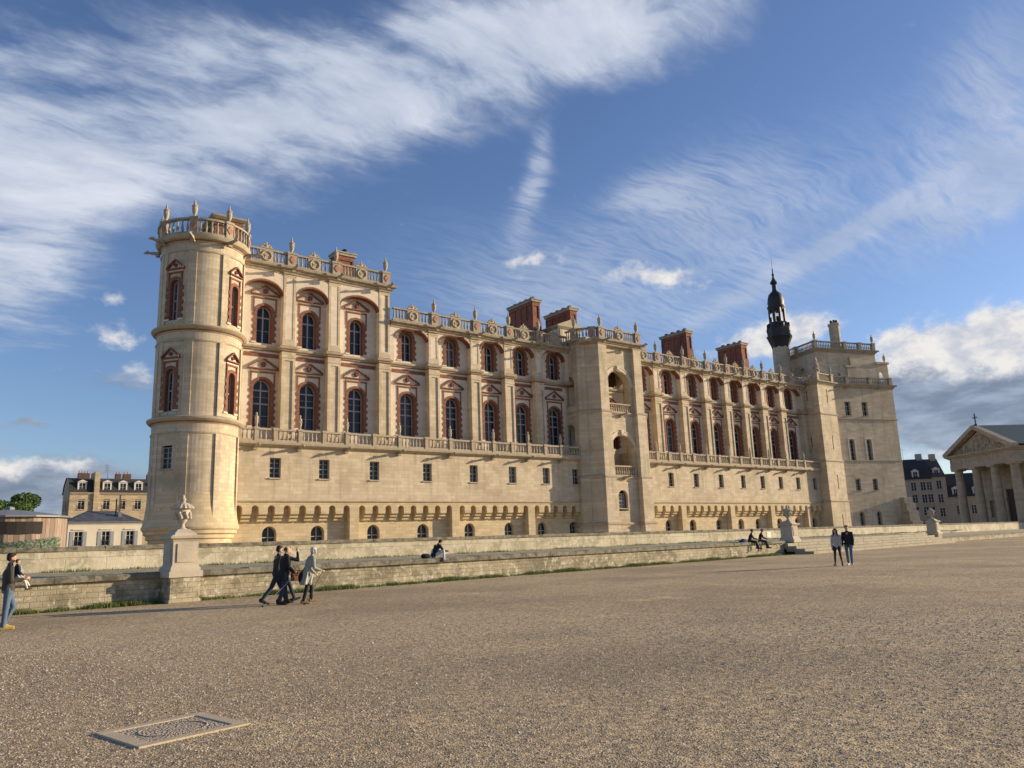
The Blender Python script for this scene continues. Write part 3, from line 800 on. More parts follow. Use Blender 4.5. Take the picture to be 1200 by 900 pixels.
# set-back top storey
DU = 2.55
FU = lambda u, z, d: FK(u + .05, z, d + DU)
mb = MB(); mb.wall(FU, 0, 11.95, 24.2, 30.4, [(4.0, 4.5, 25.6, 26.6, 0)], .3, back=True)
FUl = lambda u, z, d: FU(d, z, 9 - u)
mb.wall(FUl, 0, 9, 24.2, 30.4, [(4.6, 6.4, 26.6, 28.0, .9)], .5, back=True)
mb.wall(lambda u, z, d: FU(11.95, z, u), 0, 9, 24.2, 30.4)
part(mb, 'top_storey_wall', M['stone'])
mb = MB(); mb.mbox(FU, 5.4, 8.0, -.35, .1, 27.6, 27.95); mb.mbox(FU, 5.8, 7.6, -.2, .1, 25.0, 27.6); mb.mbox(FU, 6.5, 6.9, -.3, .1, 27.95, 29.3); part(mb, 'flue_projection', M['stone'])
up = [tuple(FU(0, 0, 9)[:2]), tuple(FU(0, 0, 0)[:2]), tuple(FU(11.95, 0, 0)[:2]), tuple(FU(11.95, 0, 8)[:2])]
mb = MB(); mb.sweep(up, cor(30.4)); part(mb, 'cornice', M['trim_grey'])
mb = MB(); mb.prism([tuple(FU(*a)[:2]) for a in ((.1, 0, .1), (11.8, 0, .1), (11.8, 0, 8.9), (.1, 0, 8.9))], 30.35, 30.62); part(mb, 'roof', M['zinc'])
mb = MB(); balustrade(mb, lambda u, z, d: FU(u, z, d + .1), -.2, 12.15, 30.62, 1.25, [.2, 6.0, 9.0, 11.8], .6); balustrade(mb, lambda u, z, d: FU(.0 + d, z, 9 - u), 0, 8.9, 30.62, 1.25, [4.4], .6)
bo = part(mb, 'balustrade', M['trim_grey'], smooth=30)
for u in (.2, 11.8): p = FU(u, 0, .1); URN_.put(bo, (p.x, p.y, 31.92), 0)
mb = MB(); FE = lambda u, z, d: FU(u + 12, z, d)
mb.wall(FE, 0, 2.3, 24.2, 28.4, [(.35, 1.5, 25.2, 27.2, .57)], .5); mb.wall(lambda u, z, d: FE(u, z, d + .5), 0, 2.3, 24.2, 28.4, [(.35, 1.5, 25.2, 27.2, .57)], 0)
mb.mbox(FE, 2.3, 2.31, 0, .5, 24.2, 28.4); mb.mbox(FE, 2.3, 3.0, .05, .45, 24.2, 26.0); mb.mbox(FE, -.05, 2.5, -.2, .7, 28.4, 28.75)
eo = part(mb, 'screen_wall', M['stone'])
p = FE(2.0, 0, .25); URN_.put(eo, (p.x, p.y, 28.75), 0)
mb = MB(); c = FU(7.2, 0, 3.2)                  # round clustered chimney
for a in range(4): mb.lathe([(.5, 30.5), (.5, 35.5), (.6, 35.6), (.63, 35.95), (.5, 36.0)], 12, (c.x + .36 * cos(a * pi / 2 + .4), c.y + .36 * sin(a * pi / 2 + .4), 0))
mb.lathe([(1.3, 30.5), (1.3, 31.6), (1.1, 31.8)], 14, (c.x, c.y, 0))
ko = part(mb, 'chimney', M['stone'], smooth=30)
for a in range(5):
    mb = MB(); mb.lathe([(.17, 35.95), (.17, 36.3), (.21, 36.45), (.1, 36.55)], 8, (c.x + .45 * cos(a * 1.26), c.y + .45 * sin(a * 1.26), 0)); mb.build('chimney_pot', M['lead'], smooth=40).parent = ko
# bell turret
BC = Vector((112.35, 72.6)); 
mb = MB(); mb.lathe([(1.38, Z0), (1.38, 30.6), (1.34, 32.4)], 24, (BC.x, BC.y, 0)); bt = part(mb, 'bell_turret', M['stone'], smooth=30)
def bsub(mb, n, mat=None):
    mb.v = [(x, y, z - 1.4) for x, y, z in mb.v]; q = mb.build(n, mat or M['lead'], smooth=32); q.parent = bt; q.matrix_parent_inverse = Matrix.Identity(4); return q
mb = MB(); mb.lathe([(1.42, 33.2), (1.5, 33.6), (1.75, 34.2), (2.0, 34.9), (2.1, 35.0), (2.12, 35.3), (1.9, 35.4), (1.95, 35.9), (2.05, 36.3), (1.85, 36.9), (1.7, 37.3), (1.62, 37.6), (.5, 37.65)], 8, (BC.x, BC.y, 0)); bsub(mb, 'gallery')
mb = MB()
for a in range(8):
    t = a * pi / 4 + .2; mb.box(BC.x + 1.25 * cos(t) - .17, BC.x + 1.25 * cos(t) + .17, BC.y + 1.25 * sin(t) - .17, BC.y + 1.25 * sin(t) + .17, 37.4, 40.0)
    mb.ell((BC.x + 1.75 * cos(t), BC.y + 1.75 * sin(t), 37.0), (.3, .3, .45), 7, 5)
bsub(mb, 'colonnade')
mb = MB(); mb.lathe([(1.25, 39.7), (1.35, 39.8), (1.4, 40.1), (1.5, 40.25), (1.52, 40.5), (1.3, 40.6), (1.38, 41.2), (1.28, 41.9), (1.1, 42.6), (.7, 43.0), (.45, 43.2)], 12, (BC.x, BC.y, 0)); bsub(mb, 'dome')
mb = MB(); mb.lathe([(.45, 43.1), (.5, 43.3), (.38, 43.4), (.36, 44.4), (.62, 44.6), (.64, 44.75), (.4, 45.1), (.2, 45.5), (.14, 46.0), (.25, 46.2), (.1, 46.4), (.09, 47.2), (.03, 47.4), (.02, 49.3)], 8, (BC.x, BC.y, 0)); bsub(mb, 'spire')
mb = MB(); mb.lathe([(.05, 38.9), (.2, 38.8), (.3, 38.3), (.42, 38.1)], 10, (BC.x, BC.y, 0)); bsub(mb, 'bell')
# ------------------------------------------------------------------ ground
def mat_gravel():
    m, N, b = newmat('gravel')
    P = N.new('ShaderNodeNewGeometry').outputs['Position']
    big = N.noise(P, .12, 4, .55); mid = N.noise(P, .8, 4, .6)
    st = N.noise(N.comb(N.m('MULTIPLY', N.sep(P)[0], .12), N.m('MULTIPLY', N.sep(P)[1], .5)), 1, 4, .6)
    vo = N.new('ShaderNodeTexVoronoi'); vo.inputs['Scale'].default_value = 55; N.set(vo.inputs['Vector'], P); vo.inputs['Randomness'].default_value = 1
    vo2 = N.new('ShaderNodeTexVoronoi'); vo2.inputs['Scale'].default_value = 14; N.set(vo2.inputs['Vector'], P)
    cs = N.sep(vo.outputs['Color'])[0]
    col = N.mix(N.ramp(big, .38, .62), c4((.6, .465, .3)), c4((.4, .305, .2)))
    col = N.mix(N.m('MULTIPLY', N.ramp(st, .5, .75), .5), col, c4((.3, .225, .15)))
    col = N.mix(N.m('MULTIPLY', N.ramp(mid, .5, .75), .35), col, c4((.7, .56, .37)))
    col = N.mix(N.m('MULTIPLY', N.m('SUBTRACT', 1.0, cs), .55), col, c4((.15, .115, .075)))
    col = N.mix(N.m('MULTIPLY', N.ramp(cs, .9, .99), .8), col, c4((.75, .66, .5)))
    pt = N.noise(P, .45, 5, .7, .6)                       # trodden sandy patches without stones
    col = N.mix(N.m('MULTIPLY', N.ramp(pt, .56, .68), .75), col, c4((.62, .48, .29)))
    dm = N.noise(N.v('ADD', P, (31, 7, 0)), .22, 5, .65)
    col = N.mix(N.m('MULTIPLY', N.ramp(dm, .52, .68), .6), col, c4((.24, .185, .13)))
    gr = N.noise(P, 9, 9, .82); gr2 = N.noise(N.v('ADD', P, (5, 9, 0)), 2.6, 8, .78)
    col = N.mix(N.m('MULTIPLY', N.ramp(gr, .56, .42), .75), col, c4((.13, .1, .068)))
    col = N.mix(N.m('MULTIPLY', N.ramp(gr, .56, .68), .8), col, c4((.7, .59, .43)))
    col = N.mix(N.m('MULTIPLY', N.ramp(gr2, .52, .38), .35), col, c4((.2, .15, .1)))
    col = N.mix(1.0, col, (1.4, 1.36, 1.18, 1), 'MULTIPLY')
    N.set(b.inputs['Base Color'], col); b.inputs['Roughness'].default_value = .95
    h = N.m('ADD', N.m('MULTIPLY', vo.outputs['Distance'], -.6), N.m('ADD', N.m('MULTIPLY', N.noise(P, 5, 5, .7), 1.2), N.m('MULTIPLY', N.noise(P, 90, 3, .6), .5)))
    h = N.m('ADD', N.m('ADD', h, N.m('MULTIPLY', vo2.outputs['Distance'], -.5)), N.m('MULTIPLY', N.noise(P, 1.1, 3, .5), 4.0))
    bump(N, b, h, .8, .04)
    return m
M['gravel'] = mat_gravel()
M['moss'] = mat_rough('mossy_gravel', (.42, .36, .25), (.2, .19, .09), 1.2, .75, .95, .5)
def mat_oldwall(name, base, dirt, bw, bh):
    m, N, b = newmat(name)
    P = N.new('ShaderNodeNewGeometry').outputs['Position']; s = N.sep(P)
    br = N.new('ShaderNodeTexBrick'); br.inputs['Scale'].default_value = 1
    br.inputs['Brick Width'].default_value = bw; br.inputs['Row Height'].default_value = bh; br.inputs['Mortar Size'].default_value = .014; br.inputs['Mortar Smooth'].default_value = .6
    br.inputs['Color1'].default_value = (0, 0, 0, 1); br.inputs['Color2'].default_value = (1, 1, 1, 1)
    wob = N.noise(P, 1.5, 3, .5)
    N.set(br.inputs['Vector'], N.comb(N.m('ADD', N.m('ADD', s[0], N.m('MULTIPLY', s[1], .4)), N.m('MULTIPLY', wob, .05)), N.m('ADD', s[2], N.m('MULTIPLY', wob, .06))))
    col = N.mix(br.outputs['Color'], c4(scl(base, .93)), c4(scl(base, 1.05)))
    n1 = N.noise(P, .9, 6, .68); n2 = N.noise(P, 3.5, 6, .7); n3 = N.noise(P, .22, 3, .5)
    col = N.mix(N.m('MULTIPLY', N.ramp(n3, .35, .6), .65), col, c4(scl(dirt, 1.3)))
    col = N.mix(N.m('MULTIPLY', N.ramp(n1, .46, .6), .8), col, c4(dirt))
    col = N.mix(N.m('MULTIPLY', N.ramp(n2, .52, .64), .8), col, c4((.62, .57, .45)))
    col = N.mix(N.m('MULTIPLY', N.ramp(N.noise(P, 6, 5, .7), .6, .72), .6), col, c4((.1, .095, .07)))
    col = N.mix(N.m('MULTIPLY', br.outputs['Fac'], .28), col, c4(scl(dirt, .7)))
    N.set(b.inputs['Base Color'], col); b.inputs['Roughness'].default_value = .95
    bump(N, b, N.m('SUBTRACT', N.m('ADD', N.noise(P, 4, 6, .7), N.m('MULTIPLY', N.noise(P, 22, 4, .6), .5)), N.m('MULTIPLY', br.outputs['Fac'], .8)), .6, .045)
    return m
M['oldwall'] = mat_oldwall('old_wall_stone', (.43, .37, .25), (.17, .15, .095), .36, .17)
M['parapet'] = mat_oldwall('parapet_stone', (.55, .49, .36), (.3, .27, .18), 1.5, .8)
M['coping'] = mat_rough('lichened_coping', (.27, .24, .17), (.07, .065, .045), 3.0, .95, .95, .8, fine=9)

mb = MB(); mb.add([(-1500, -900, 0), (2500, -900, 0), (2500, 2500, 0), (-1500, 2500, 0)], [(0, 1, 2, 3)])
structure(mb.build('ground', M['gravel']))

# terrace: its front line runs slightly askew to the facade
TA = math.atan(.13)
FT = flatF(3 - 12 * cos(TA), 28 - 12 * sin(TA), TA)            # u=12 at X=3
uX = lambda X: (X - 3) / cos(TA) + 12
XS0, XS1 = 50.6, 82.2                                         # steps between the far pedestals
H1 = .98
def wallrun(name, F, u0, u1, z0, z1, t, mat, cop, cz, cout, label, cat):
    w = empty(name, tuple(F((u0 + u1) / 2, 0, 0))[:2] + (0,)); tag(w, label, cat)
    inv = Matrix.Translation(w.location).inverted()
    m = MB(); m.mbox(F, u0, u1, 0, t, z0, z1 - .01, 3)
    o = m.build('wall_body', mat, w); o.matrix_parent_inverse = inv
    m = MB(); u = u0                                          # coping stones, each set slightly differently
    while u < u1 - .1:
        L = min(random.uniform(1.0, 1.7), u1 - u); j = random.uniform(-.012, .012); h = random.uniform(-.012, .014)
        k = 4; zt = z1 + cz
        vs = []
        for i in range(k + 1):
            q = u + .006 + (L - .012) * i / k; w_ = [random.uniform(-.012, .012) for _ in range(4)]
            vs += [F(q, z1, -cout + j + w_[0]), F(q, zt - .05 + h, -cout + j + w_[1]), F(q, zt + h + w_[2] * .6, -cout + .05 + j), F(q, zt + h + w_[3] * .6, t + cout - .05), F(q, zt - .05 + h, t + cout), F(q, z1, t + cout)]
        fs = [(i * 6 + a, i * 6 + (a + 1) % 6, i * 6 + 6 + (a + 1) % 6, i * 6 + 6 + a) for i in range(k) for a in range(6)]
        fs += [(5, 4, 3, 2, 1, 0), tuple(k * 6 + a for a in range(6))]
        m.add(vs, fs); u += L
    o = m.build('coping', cop, w); o.matrix_parent_inverse = inv
    return w
up = lambda k: (lambda u, z, d: FT(u, z, d + k))
wallrun('retaining_wall', FT, -22, uX(XS0), 0, H1 - .16, .5, M['oldwall'], M['coping'], .19, .15, 'low weathered stone retaining wall in front, with overhanging coping and grass at its foot', 'wall')
wallrun('retaining_wall', FT, uX(XS1), 230, 0, .42, .5, M['oldwall'], M['coping'], .14, .06, 'far low kerb wall at right, running past the third pedestal towards the church', 'wall')
wallrun('parapet_wall', up(5.6), -22, 230, 0, 1.83, .45, M['parapet'], M['coping'], .15, .08, 'longer pale parapet wall set back along the moat, directly below the chateau', 'wall')
m = MB()
P = [FT(-22, H1 - .02, .55), FT(uX(XS0) - .01, H1 - .02, .55), FT(uX(XS0) - .01, 1.08, 5.65), FT(-22, 1.08, 5.65)]
m.add(P, [(0, 1, 2, 3)])
P = [FT(uX(XS0), H1, .9), FT(uX(XS1), H1, .9), FT(uX(XS1), 1.05, 5.65), FT(uX(XS0), 1.05, 5.65)]; m.add(P, [(0, 1, 2, 3)])
P = [FT(uX(XS1), .58, .45), FT(230, .5, .45), FT(230, .75, 5.65), FT(uX(XS1), .85, 5.65)]; m.add(P, [(0, 1, 2, 3)])
m.mbox(FT, uX(XS0) - .02, uX(XS0) + .3, .5, 1.5, 0, H1 - .05)
structure(m.build('terrace', M['moss']))
m = MB()
for i in range(5):
    z1 = .196 * (i + 1); d = -2.2 + .62 * i
    u = uX(XS0) + .02 + (0 if i < 9 else .3)
    while u < uX(XS1):
        L = min(random.uniform(1.4, 2.2), uX(XS1) - u); j = random.uniform(-.012, .012)
        m.mbox(FT, u + .004, u + L - .004, d + j, d + 1.4, z1 - .196 if i else 0, z1 + random.uniform(-.008, .008)); u += L
M['step'] = mat_rough('worn_step_stone', (.43, .38, .27), (.24, .21, .14), 2.2, .6, .95, .4)
tag(m.build('steps', M['step'], bevel=.015), 'broad flight of worn stone steps between the two far urn pedestals', 'steps')

# paper notice on the parapet
m = MB(); m.mbox(up(5.6), uX(59.2) - .35, uX(59.2) + .35, -.03, -.012, 1.2, 1.68)
M['paper'] = mat_rough('paper', (.75, .73, .66), (.6, .58, .5), 3, .2)
tag(m.build('paper_notice', M['paper']), 'small white paper notice fixed to the parapet wall behind the seated pair', 'notice')

# ------------------------------------------------------------------ urn pedestals
M['ped'] = mat_rough('pale_pedestal_stone', (.52, .45, .34), (.3, .26, .19), 1.4, .45, .9, .35, fine=14)
def mk_ped():
    r = empty('urn_pedestal')
    m = MB(); sq = lambda w, z0, z1, m=m: m.box(-w, w, -w, w, z0, z1)
    b = MB(); b.box(-.5, .5, -.5, .5, 0, .82); b.box(-.53, .53, -.53, .53, 0, .1)
    b.build('footing', M['oldwall'], r, bevel=.02)
    m = MB(); m.box(-.56, .56, -.56, .56, .82, 1.02); m.box(-.5, .5, -.5, .5, 1.02, 1.1)
    for a, c, z0, z1 in ((.5, .46, 1.1, 1.17), (.46, .43, 1.17, 1.22)):
        m.add([(x * s, y * s, z) for z, s in ((z0, a), (z1, c)) for x, y in ((-1, -1), (1, -1), (1, 1), (-1, 1))], [(0, 1, 5, 4), (1, 2, 6, 5), (2, 3, 7, 6), (3, 0, 4, 7), (4, 5, 6, 7), (3, 2, 1, 0)])
    w = .42
    for k in range(4):
        Fx = flatF(0, 0, k * pi / 2)
        m.wall(lambda u, z, d, Fx=Fx: Fx(u, z, d - w), -w, w, 1.22, 2.02); m.mbox(lambda u, z, d, Fx=Fx: Fx(u, z, d - w), -.29, .29, -.035, .05, 1.31, 1.92)
    m.build('shaft', M['ped'], r)
    m = MB()
    m.sweep([(-w, -w), (w, -w), (w, w), (-w, w)], [(-.05, 1.99), (.02, 2.0), (.05, 2.06), (.13, 2.09), (.15, 2.16), (-.05, 2.18)], closed=True)
    m.box(-.5, .5, -.5, .5, 2.12, 2.2)
    m.add([(x * s, y * s, z) for z, s in ((2.19, .4), (2.28, .34), (2.4, .19)) for x, y in ((-1, -1), (1, -1), (1, 1), (-1, 1))], [(a + k, (a + 1) % 4 + k, (a + 1) % 4 + k + 4, a + k + 4) for k in (0, 4) for a in range(4)] + [(8, 9, 10, 11)])
    m.build('cornice', M['ped'], r)
    m = MB(); m.lathe([(.16, 2.38), (.16, 2.42), (.1, 2.46), (.075, 2.55), (.09, 2.6), (.15, 2.66), (.2, 2.78), (.245, 2.93), (.255, 3.0), (.24, 3.04), (.27, 3.06)], 24)
    for i in range(8):
        a = i * pi / 4
        for j in range(3): m.ell((.25 * cos(a + j * .12), .25 * sin(a + j * .12), 2.93 - j * .07), (.07, .07, .07), 7, 4)
    u = m.build('urn', M['ped'], r, smooth=40)
    m = MB(); K = 32; vs = []; fs = []
    pr = [(.27, 3.06), (.35, 3.1), (.345, 3.15), (.28, 3.21), (.17, 3.27), (.09, 3.31), (.06, 3.34)]
    for j, (r_, z) in enumerate(pr):
        for i in range(K):
            rr = r_ * (1 + (.07 if i % 2 else -.04) * (1 if 0 < j < 5 else 0)); vs.append((rr * cos(2 * pi * i / K), rr * sin(2 * pi * i / K), z))
    for j in range(len(pr) - 1):
        for i in range(K): k = (i + 1) % K; fs.append((j * K + i, j * K + k, (j + 1) * K + k, (j + 1) * K + i))
    m.add(vs, fs); m.lathe([(.06, 3.33), (.09, 3.37), (.1, 3.42), (.05, 3.48), (.03, 3.55), (.01, 3.57)], 10)
    m.build('lid', M['ped'], u, smooth=30)
    return r
PED = Proto(mk_ped)
for i, (X, off, s, lab) in enumerate([(7.08, -.35, 1.0, 'near stone pedestal with covered urn, in front of the round tower'),
                           (52.4, .35, 1.1, 'middle stone pedestal with covered urn, beside the seated pair'),
                           (83.6, .15, 1.12, 'farthest stone pedestal with covered urn, before the keep and church')]):
    p = FT(uX(X), 0, off)
    o = PED.put(None, (p.x, p.y, 0), TA); o.scale = (s, s, 1.0 if i == 0 else 1.02); tag(o, lab, 'urn', 'covered stone urns on pedestals along the terrace')

# ------------------------------------------------------------------ slab in the gravel
sl = empty('stone_slab', (2.05, 8.05, 0), rad(12)); tag(sl, 'flat rectangular stone frame with pebbled panel, set in the gravel close by', 'slab')
M['slab'] = mat_rough('pale_slab', (.56, .45, .29), (.42, .33, .21), 6, .4, .9, .4, fine=60)
def mat_mosaic():
    m, N, b = newmat('pebble_panel'); P = N.new('ShaderNodeNewGeometry').outputs['Position']
    vo = N.new('ShaderNodeTexVoronoi'); vo.inputs['Scale'].default_value = 38; N.set(vo.inputs['Vector'], P)
    N.set(b.inputs['Base Color'], N.mix(N.sep(vo.outputs['Color'])[0], c4((.34, .265, .18)), c4((.5, .4, .28)))); b.inputs['Roughness'].default_value = .9
    bump(N, b, N.m('MULTIPLY', vo.outputs['Distance'], -1), .8, .02); return m
M['mosaic'] = mat_mosaic()
m = MB(); hx, hy, t = .52, .46, .016
for b_ in ((-hx, hx, -hy, -hy + .11), (-hx, hx, hy - .11, hy), (-hx, -hx + .13, -hy + .11, hy - .11), (hx - .13, hx, -hy + .11, hy - .11)): m.box(*b_, -.02, t)
m.build('frame', M['slab'], sl, bevel=.006)
m = MB(); m.box(-hx + .13, hx - .13, -hy + .11, hy - .11, -.02, t - .008); 
for i in range(90):
    a = 2 * pi * i / 90; m.ell((.3 * cos(a), .26 * sin(a), t - .008), (.01, .01, .01), 5, 3)
m.build('panel', M['mosaic'], sl)

# ------------------------------------------------------------------ loose stones and grass
rng = np.random.default_rng(5)
def scatter(name, n, pos, size, mat, flat=.6):
    base = np.array([(1, 0, 0), (-1, 0, 0), (0, 1, 0), (0, -1, 0), (0, 0, 1), (0, 0, -.3)], float)
    F_ = np.array([(0, 2, 4), (2, 1, 4), (1, 3, 4), (3, 0, 4), (2, 0, 5), (1, 2, 5), (3, 1, 5), (0, 3, 5)])
    V = base[None] * (1 + rng.uniform(-.35, .35, (n, 6, 1))); V = V * size[:, None, None]; V[:, :, 2] *= flat
    a = rng.uniform(0, 6.28, n); c, s_ = np.cos(a), np.sin(a)
    X = V[:, :, 0] * c[:, None] - V[:, :, 1] * s_[:, None]; Y = (V[:, :, 0] * s_[:, None] + V[:, :, 1] * c[:, None]) * rng.uniform(.6, 1, (n, 1))
    V = np.stack([X, Y, V[:, :, 2]], 2) + pos[:, None, :]
    Fs = (F_[None] + (np.arange(n) * 6)[:, None, None]).reshape(-1, 3)
    me = bpy.data.meshes.new(name); me.from_pydata(V.reshape(-1, 3).tolist(), [], Fs.tolist()); me.materials.append(mat)
    o = bpy.data.objects.new(name, me); COL.objects.link(o); o['kind'] = 'stuff'; return o
def mat_peb():
    m, N, b = newmat('pebbles'); oi = N.new('ShaderNodeNewGeometry')
    N.set(b.inputs['Base Color'], N.mix(oi.outputs['Random Per Island'], c4((.22, .17, .12)), c4((.6, .49, .35)))); b.inputs['Roughness'].default_value = .9; return m
M['peb'] = mat_peb()
n = 85000
d = 4.6 + 19 * rng.random(n) ** 1.15; az = np.radians(rng.uniform(-2, 78, n))
pos = np.stack([d * np.sin(az), d * np.cos(az), np.zeros(n)], 1)
tag(scatter('loose_gravel', n, pos, rng.uniform(.004, .010, n) * (1 + d / 14) * np.clip((24.5 - d) / 9, .12, 1) * np.where(rng.random(n) > .99, 1.7, 1), M['peb']), 'loose pale pebbles scattered over the gravel square', 'gravel')
def blades(name, pts, h, mat, label):
    n = len(pts); a = rng.uniform(0, 6.28, n); w = .012 + .01 * rng.random(n); l = rng.normal(0, .35, (n, 2)) * h[:, None]
    dx, dy = np.cos(a) * w, np.sin(a) * w
    V = np.zeros((n, 3, 3)); V[:, 0] = pts + np.stack([dx, dy, dx * 0], 1); V[:, 1] = pts - np.stack([dx, dy, dx * 0], 1)
    V[:, 2] = pts + np.stack([l[:, 0], l[:, 1], h], 1)
    me = bpy.data.meshes.new(name); me.from_pydata(V.reshape(-1, 3).tolist(), [], np.arange(n * 3).reshape(-1, 3).tolist()); me.materials.append(mat)
    o = bpy.data.objects.new(name, me); COL.objects.link(o); o['kind'] = 'stuff'; tag(o, label, 'grass'); return o
def mat_leaf(name, a, b_, tr=.25):
    m, N, b = newmat(name); g = N.new('ShaderNodeNewGeometry')
    N.set(b.inputs['Base Color'], N.mix(g.outputs['Random Per Island'], c4(a), c4(b_))); b.inputs['Roughness'].default_value = .7
    t = N.new('ShaderNodeBsdfTranslucent'); N.set(t.inputs[0], N.mix(g.outputs['Random Per Island'], c4(scl(a, 1.4)), c4(scl(b_, 1.4))))
    mx = N.new('ShaderNodeMixShader'); mx.inputs[0].default_value = tr
    N.l.new(b.outputs[0], mx.inputs[1]); N.l.new(t.outputs[0], mx.inputs[2]); N.l.new(mx.outputs[0], [q for q in N.n if q.type == 'OUTPUT_MATERIAL'][0].inputs[0]); return m
M['grass'] = mat_leaf('grass_blades', (.06, .1, .02), (.17, .2, .05))
def strip(n, u0, u1, d0, d1, z, hmax, clump):
    u = rng.uniform(u0, u1, n); dd = d0 + (d1 - d0) * rng.random(n) ** 1.5
    den = .5 + .3 * np.sin(u * .9 + 1) + .3 * np.sin(u * 2.3) + .25 * np.sin(u * 6.1)
    keep = rng.random(n) < np.clip(den, .08, 1) if clump else np.ones(n, bool)
    u, dd, den = u[keep], dd[keep], np.clip(den[keep], .2, 1.2)
    pts = np.array([tuple(FT(a, z, b)) for a, b in zip(u, dd)]); return pts, hmax * (.35 + .65 * rng.random(len(u))) * (.5 + .6 * den)
p1, h1 = strip(52000, -14, uX(XS0), -.02, -.6, 0, .2, True)
blades('grass', p1, h1, M['grass'], 'ragged strip of green grass at the foot of the low wall')
p2, h2 = strip(16000, -14, 120, 5.55, 4.6, 1.05, .16, True)
p3, h3 = strip(9000, -14, uX(XS0), 5.3, .7, 1.0, .05, True)
p3[:, 2] = 1.0 + .0 * p3[:, 2]
blades('grass', np.concatenate([p2, p3]), np.concatenate([h2, h3]), M['grass'], 'thin patchy grass growing on the terrace below the parapet')

# ------------------------------------------------------------------ church
def rootat(name, x, y, a, lab, cat, z=0): r = empty(name, (x, y, z), a); return tag(r, lab, cat)
M['church'] = mat_blocks('church_stone', (.4, .33, .24), (.43, .36, .26), bw=1.2, bh=.5, var=.08, stain=.4, staincol=(.2, .17, .12))
M['copper'] = mat_rough('green_copper', (.06, .1, .085), (.035, .06, .05), 1.5, .4, .6, .1)
# local: x along the front from left (far) to right (near), y into the building
ca = math.atan2(-.848, -.53)                 # direction of the front from L towards R
CR = rootat('church', 156.0, 61.7, ca, 'neoclassical church with columned portico, carved pediment and cross', 'church')
GW = 9.3
m = MB(); m.box(-GW - .5, GW + .5, -.9, 30, 0, 1.0); 
for i in range(5): m.box(-GW - .5, GW + .5, -.9 - .35 * (5 - i), -.89, 0, .18 * i + .1)
m.build('podium', M['church'], CR)
for c in (-7.5, -2.5, 2.5, 7.5):
    m = MB(); m.box(c - 1.0, c + 1.0, -.5, 1.5, 1.0, 1.3)
    m.lathe([(.95, 1.3), (.95, 1.5), (.82, 1.6), (.8, 4.5), (.76, 8), (.68, 11.6), (.72, 11.7), (.72, 11.8), (.85, 12.0)], 20, (c, .5, 0)); m.box(c - .92, c + .92, -.42, 1.42, 12.0, 12.3)
    m.build('column', M['church'], CR, smooth=30)
m = MB(); m.box(-8.7, 8.7, -.3, 1.3, 12.3, 13.2); m.box(-8.65, 8.65, -.25, 30, 13.2, 14.5); m.box(-8.7, -7.1, 1.3, 30, 12.3, 13.2); m.box(7.1, 8.7, 1.3, 30, 12.3, 13.2)
m.sweep([(-8.65, 30), (-8.65, -.25), (8.65, -.25), (8.65, 30)], [(-.1, 14.3), (.2, 14.4), (.35, 14.6), (.65, 14.75), (.75, 15.05), (-.1, 15.1)])
for i in range(24):
    c = -8.3 + i * .722; m.box(c - .16, c + .16, -.3, -.24, 13.35, 14.2)
m.build('entablature', M['church'], CR)
m = MB(); m.add([(-8.6, .3, 15.0), (8.6, .3, 15.0), (0, .3, 19.0)], [(0, 1, 2)])
for sx in (-1, 1):
    e = [(sx * 9.5, 15.0), (sx * 9.5, 15.5), (0, 20.0), (0, 19.3), (sx * 8.6, 15.0)]
    vs = [(x, y, z) for y in (-1.0, .31) for x, z in e]; m.add(vs, [(0, 1, 2, 3, 4), (9, 8, 7, 6, 5), (0, 5, 6, 1), (1, 6, 7, 2), (2, 7, 8, 3), (3, 8, 9, 4)])
m.build('pediment', M['church'], CR)
m = MB(); random.seed(11)
for i in range(150):
    x = random.uniform(-7.8, 7.8); zm = 15.2 + (3.7) * (1 - abs(x) / 8.4) - .25; z = random.uniform(15.2, max(15.35, zm))
    m.ell((x, .28, z), (random.uniform(.14, .3), .22, random.uniform(.2, .5)), 7, 5)
m.build('relief', M['church'], CR, smooth=60)
m = MB(); m.add([(-9.5, -.9, 15.35), (9.5, -.9, 15.35), (0, -.9, 19.95), (-9.5, 40, 15.35), (9.5, 40, 15.35), (0, 40, 19.95)], [(0, 3, 5, 2), (1, 2, 5, 4), (3, 4, 5)])
m.build('roof', M['copper'], CR)
m = MB(); m.wall(flatF(0, 5.0), -8.6, 8.6, 1.0, 13.2, [(-1.6, 1.6, 1.0, 8.0, 0), (-6.3, -4.6, 3.0, 6.2, 0), (4.6, 6.3, 3.0, 6.2, 0)], .5, back=True); m.wall(lambda u, z, d: Vector((8.6 - d, 5 + u, z)), 0, 35, 1, 15, [(c, c + 2.4, 6, 11, 1.2) for c in (4, 10, 16, 22)], .6, back=True); m.wall(lambda u, z, d: Vector((-8.6 + d, 5 + u, z)), 0, 35, 1, 15, [(c, c + 2.4, 6, 11, 1.2) for c in (4, 10, 16, 22)], .6, back=True)
m.build('wall', M['church'], CR)
M['door'] = mat_rough('dark_door', (.05, .035, .025), (.02, .015, .012), 2, .4, .6)
m = MB(); m.box(-1.55, 1.55, 5.3, 5.45, 1.0, 7.9); m.build('door', M['door'], CR)
m = MB(); m.box(-.08, .08, -.08, .08, 19.9, 22.2); m.box(-.6, .6, -.07, .07, 21.35, 21.51); m.lathe([(.4, 19.8), (.35, 20.1), (.15, 20.3)], 10)
m.build('cross', M['copper'], CR)

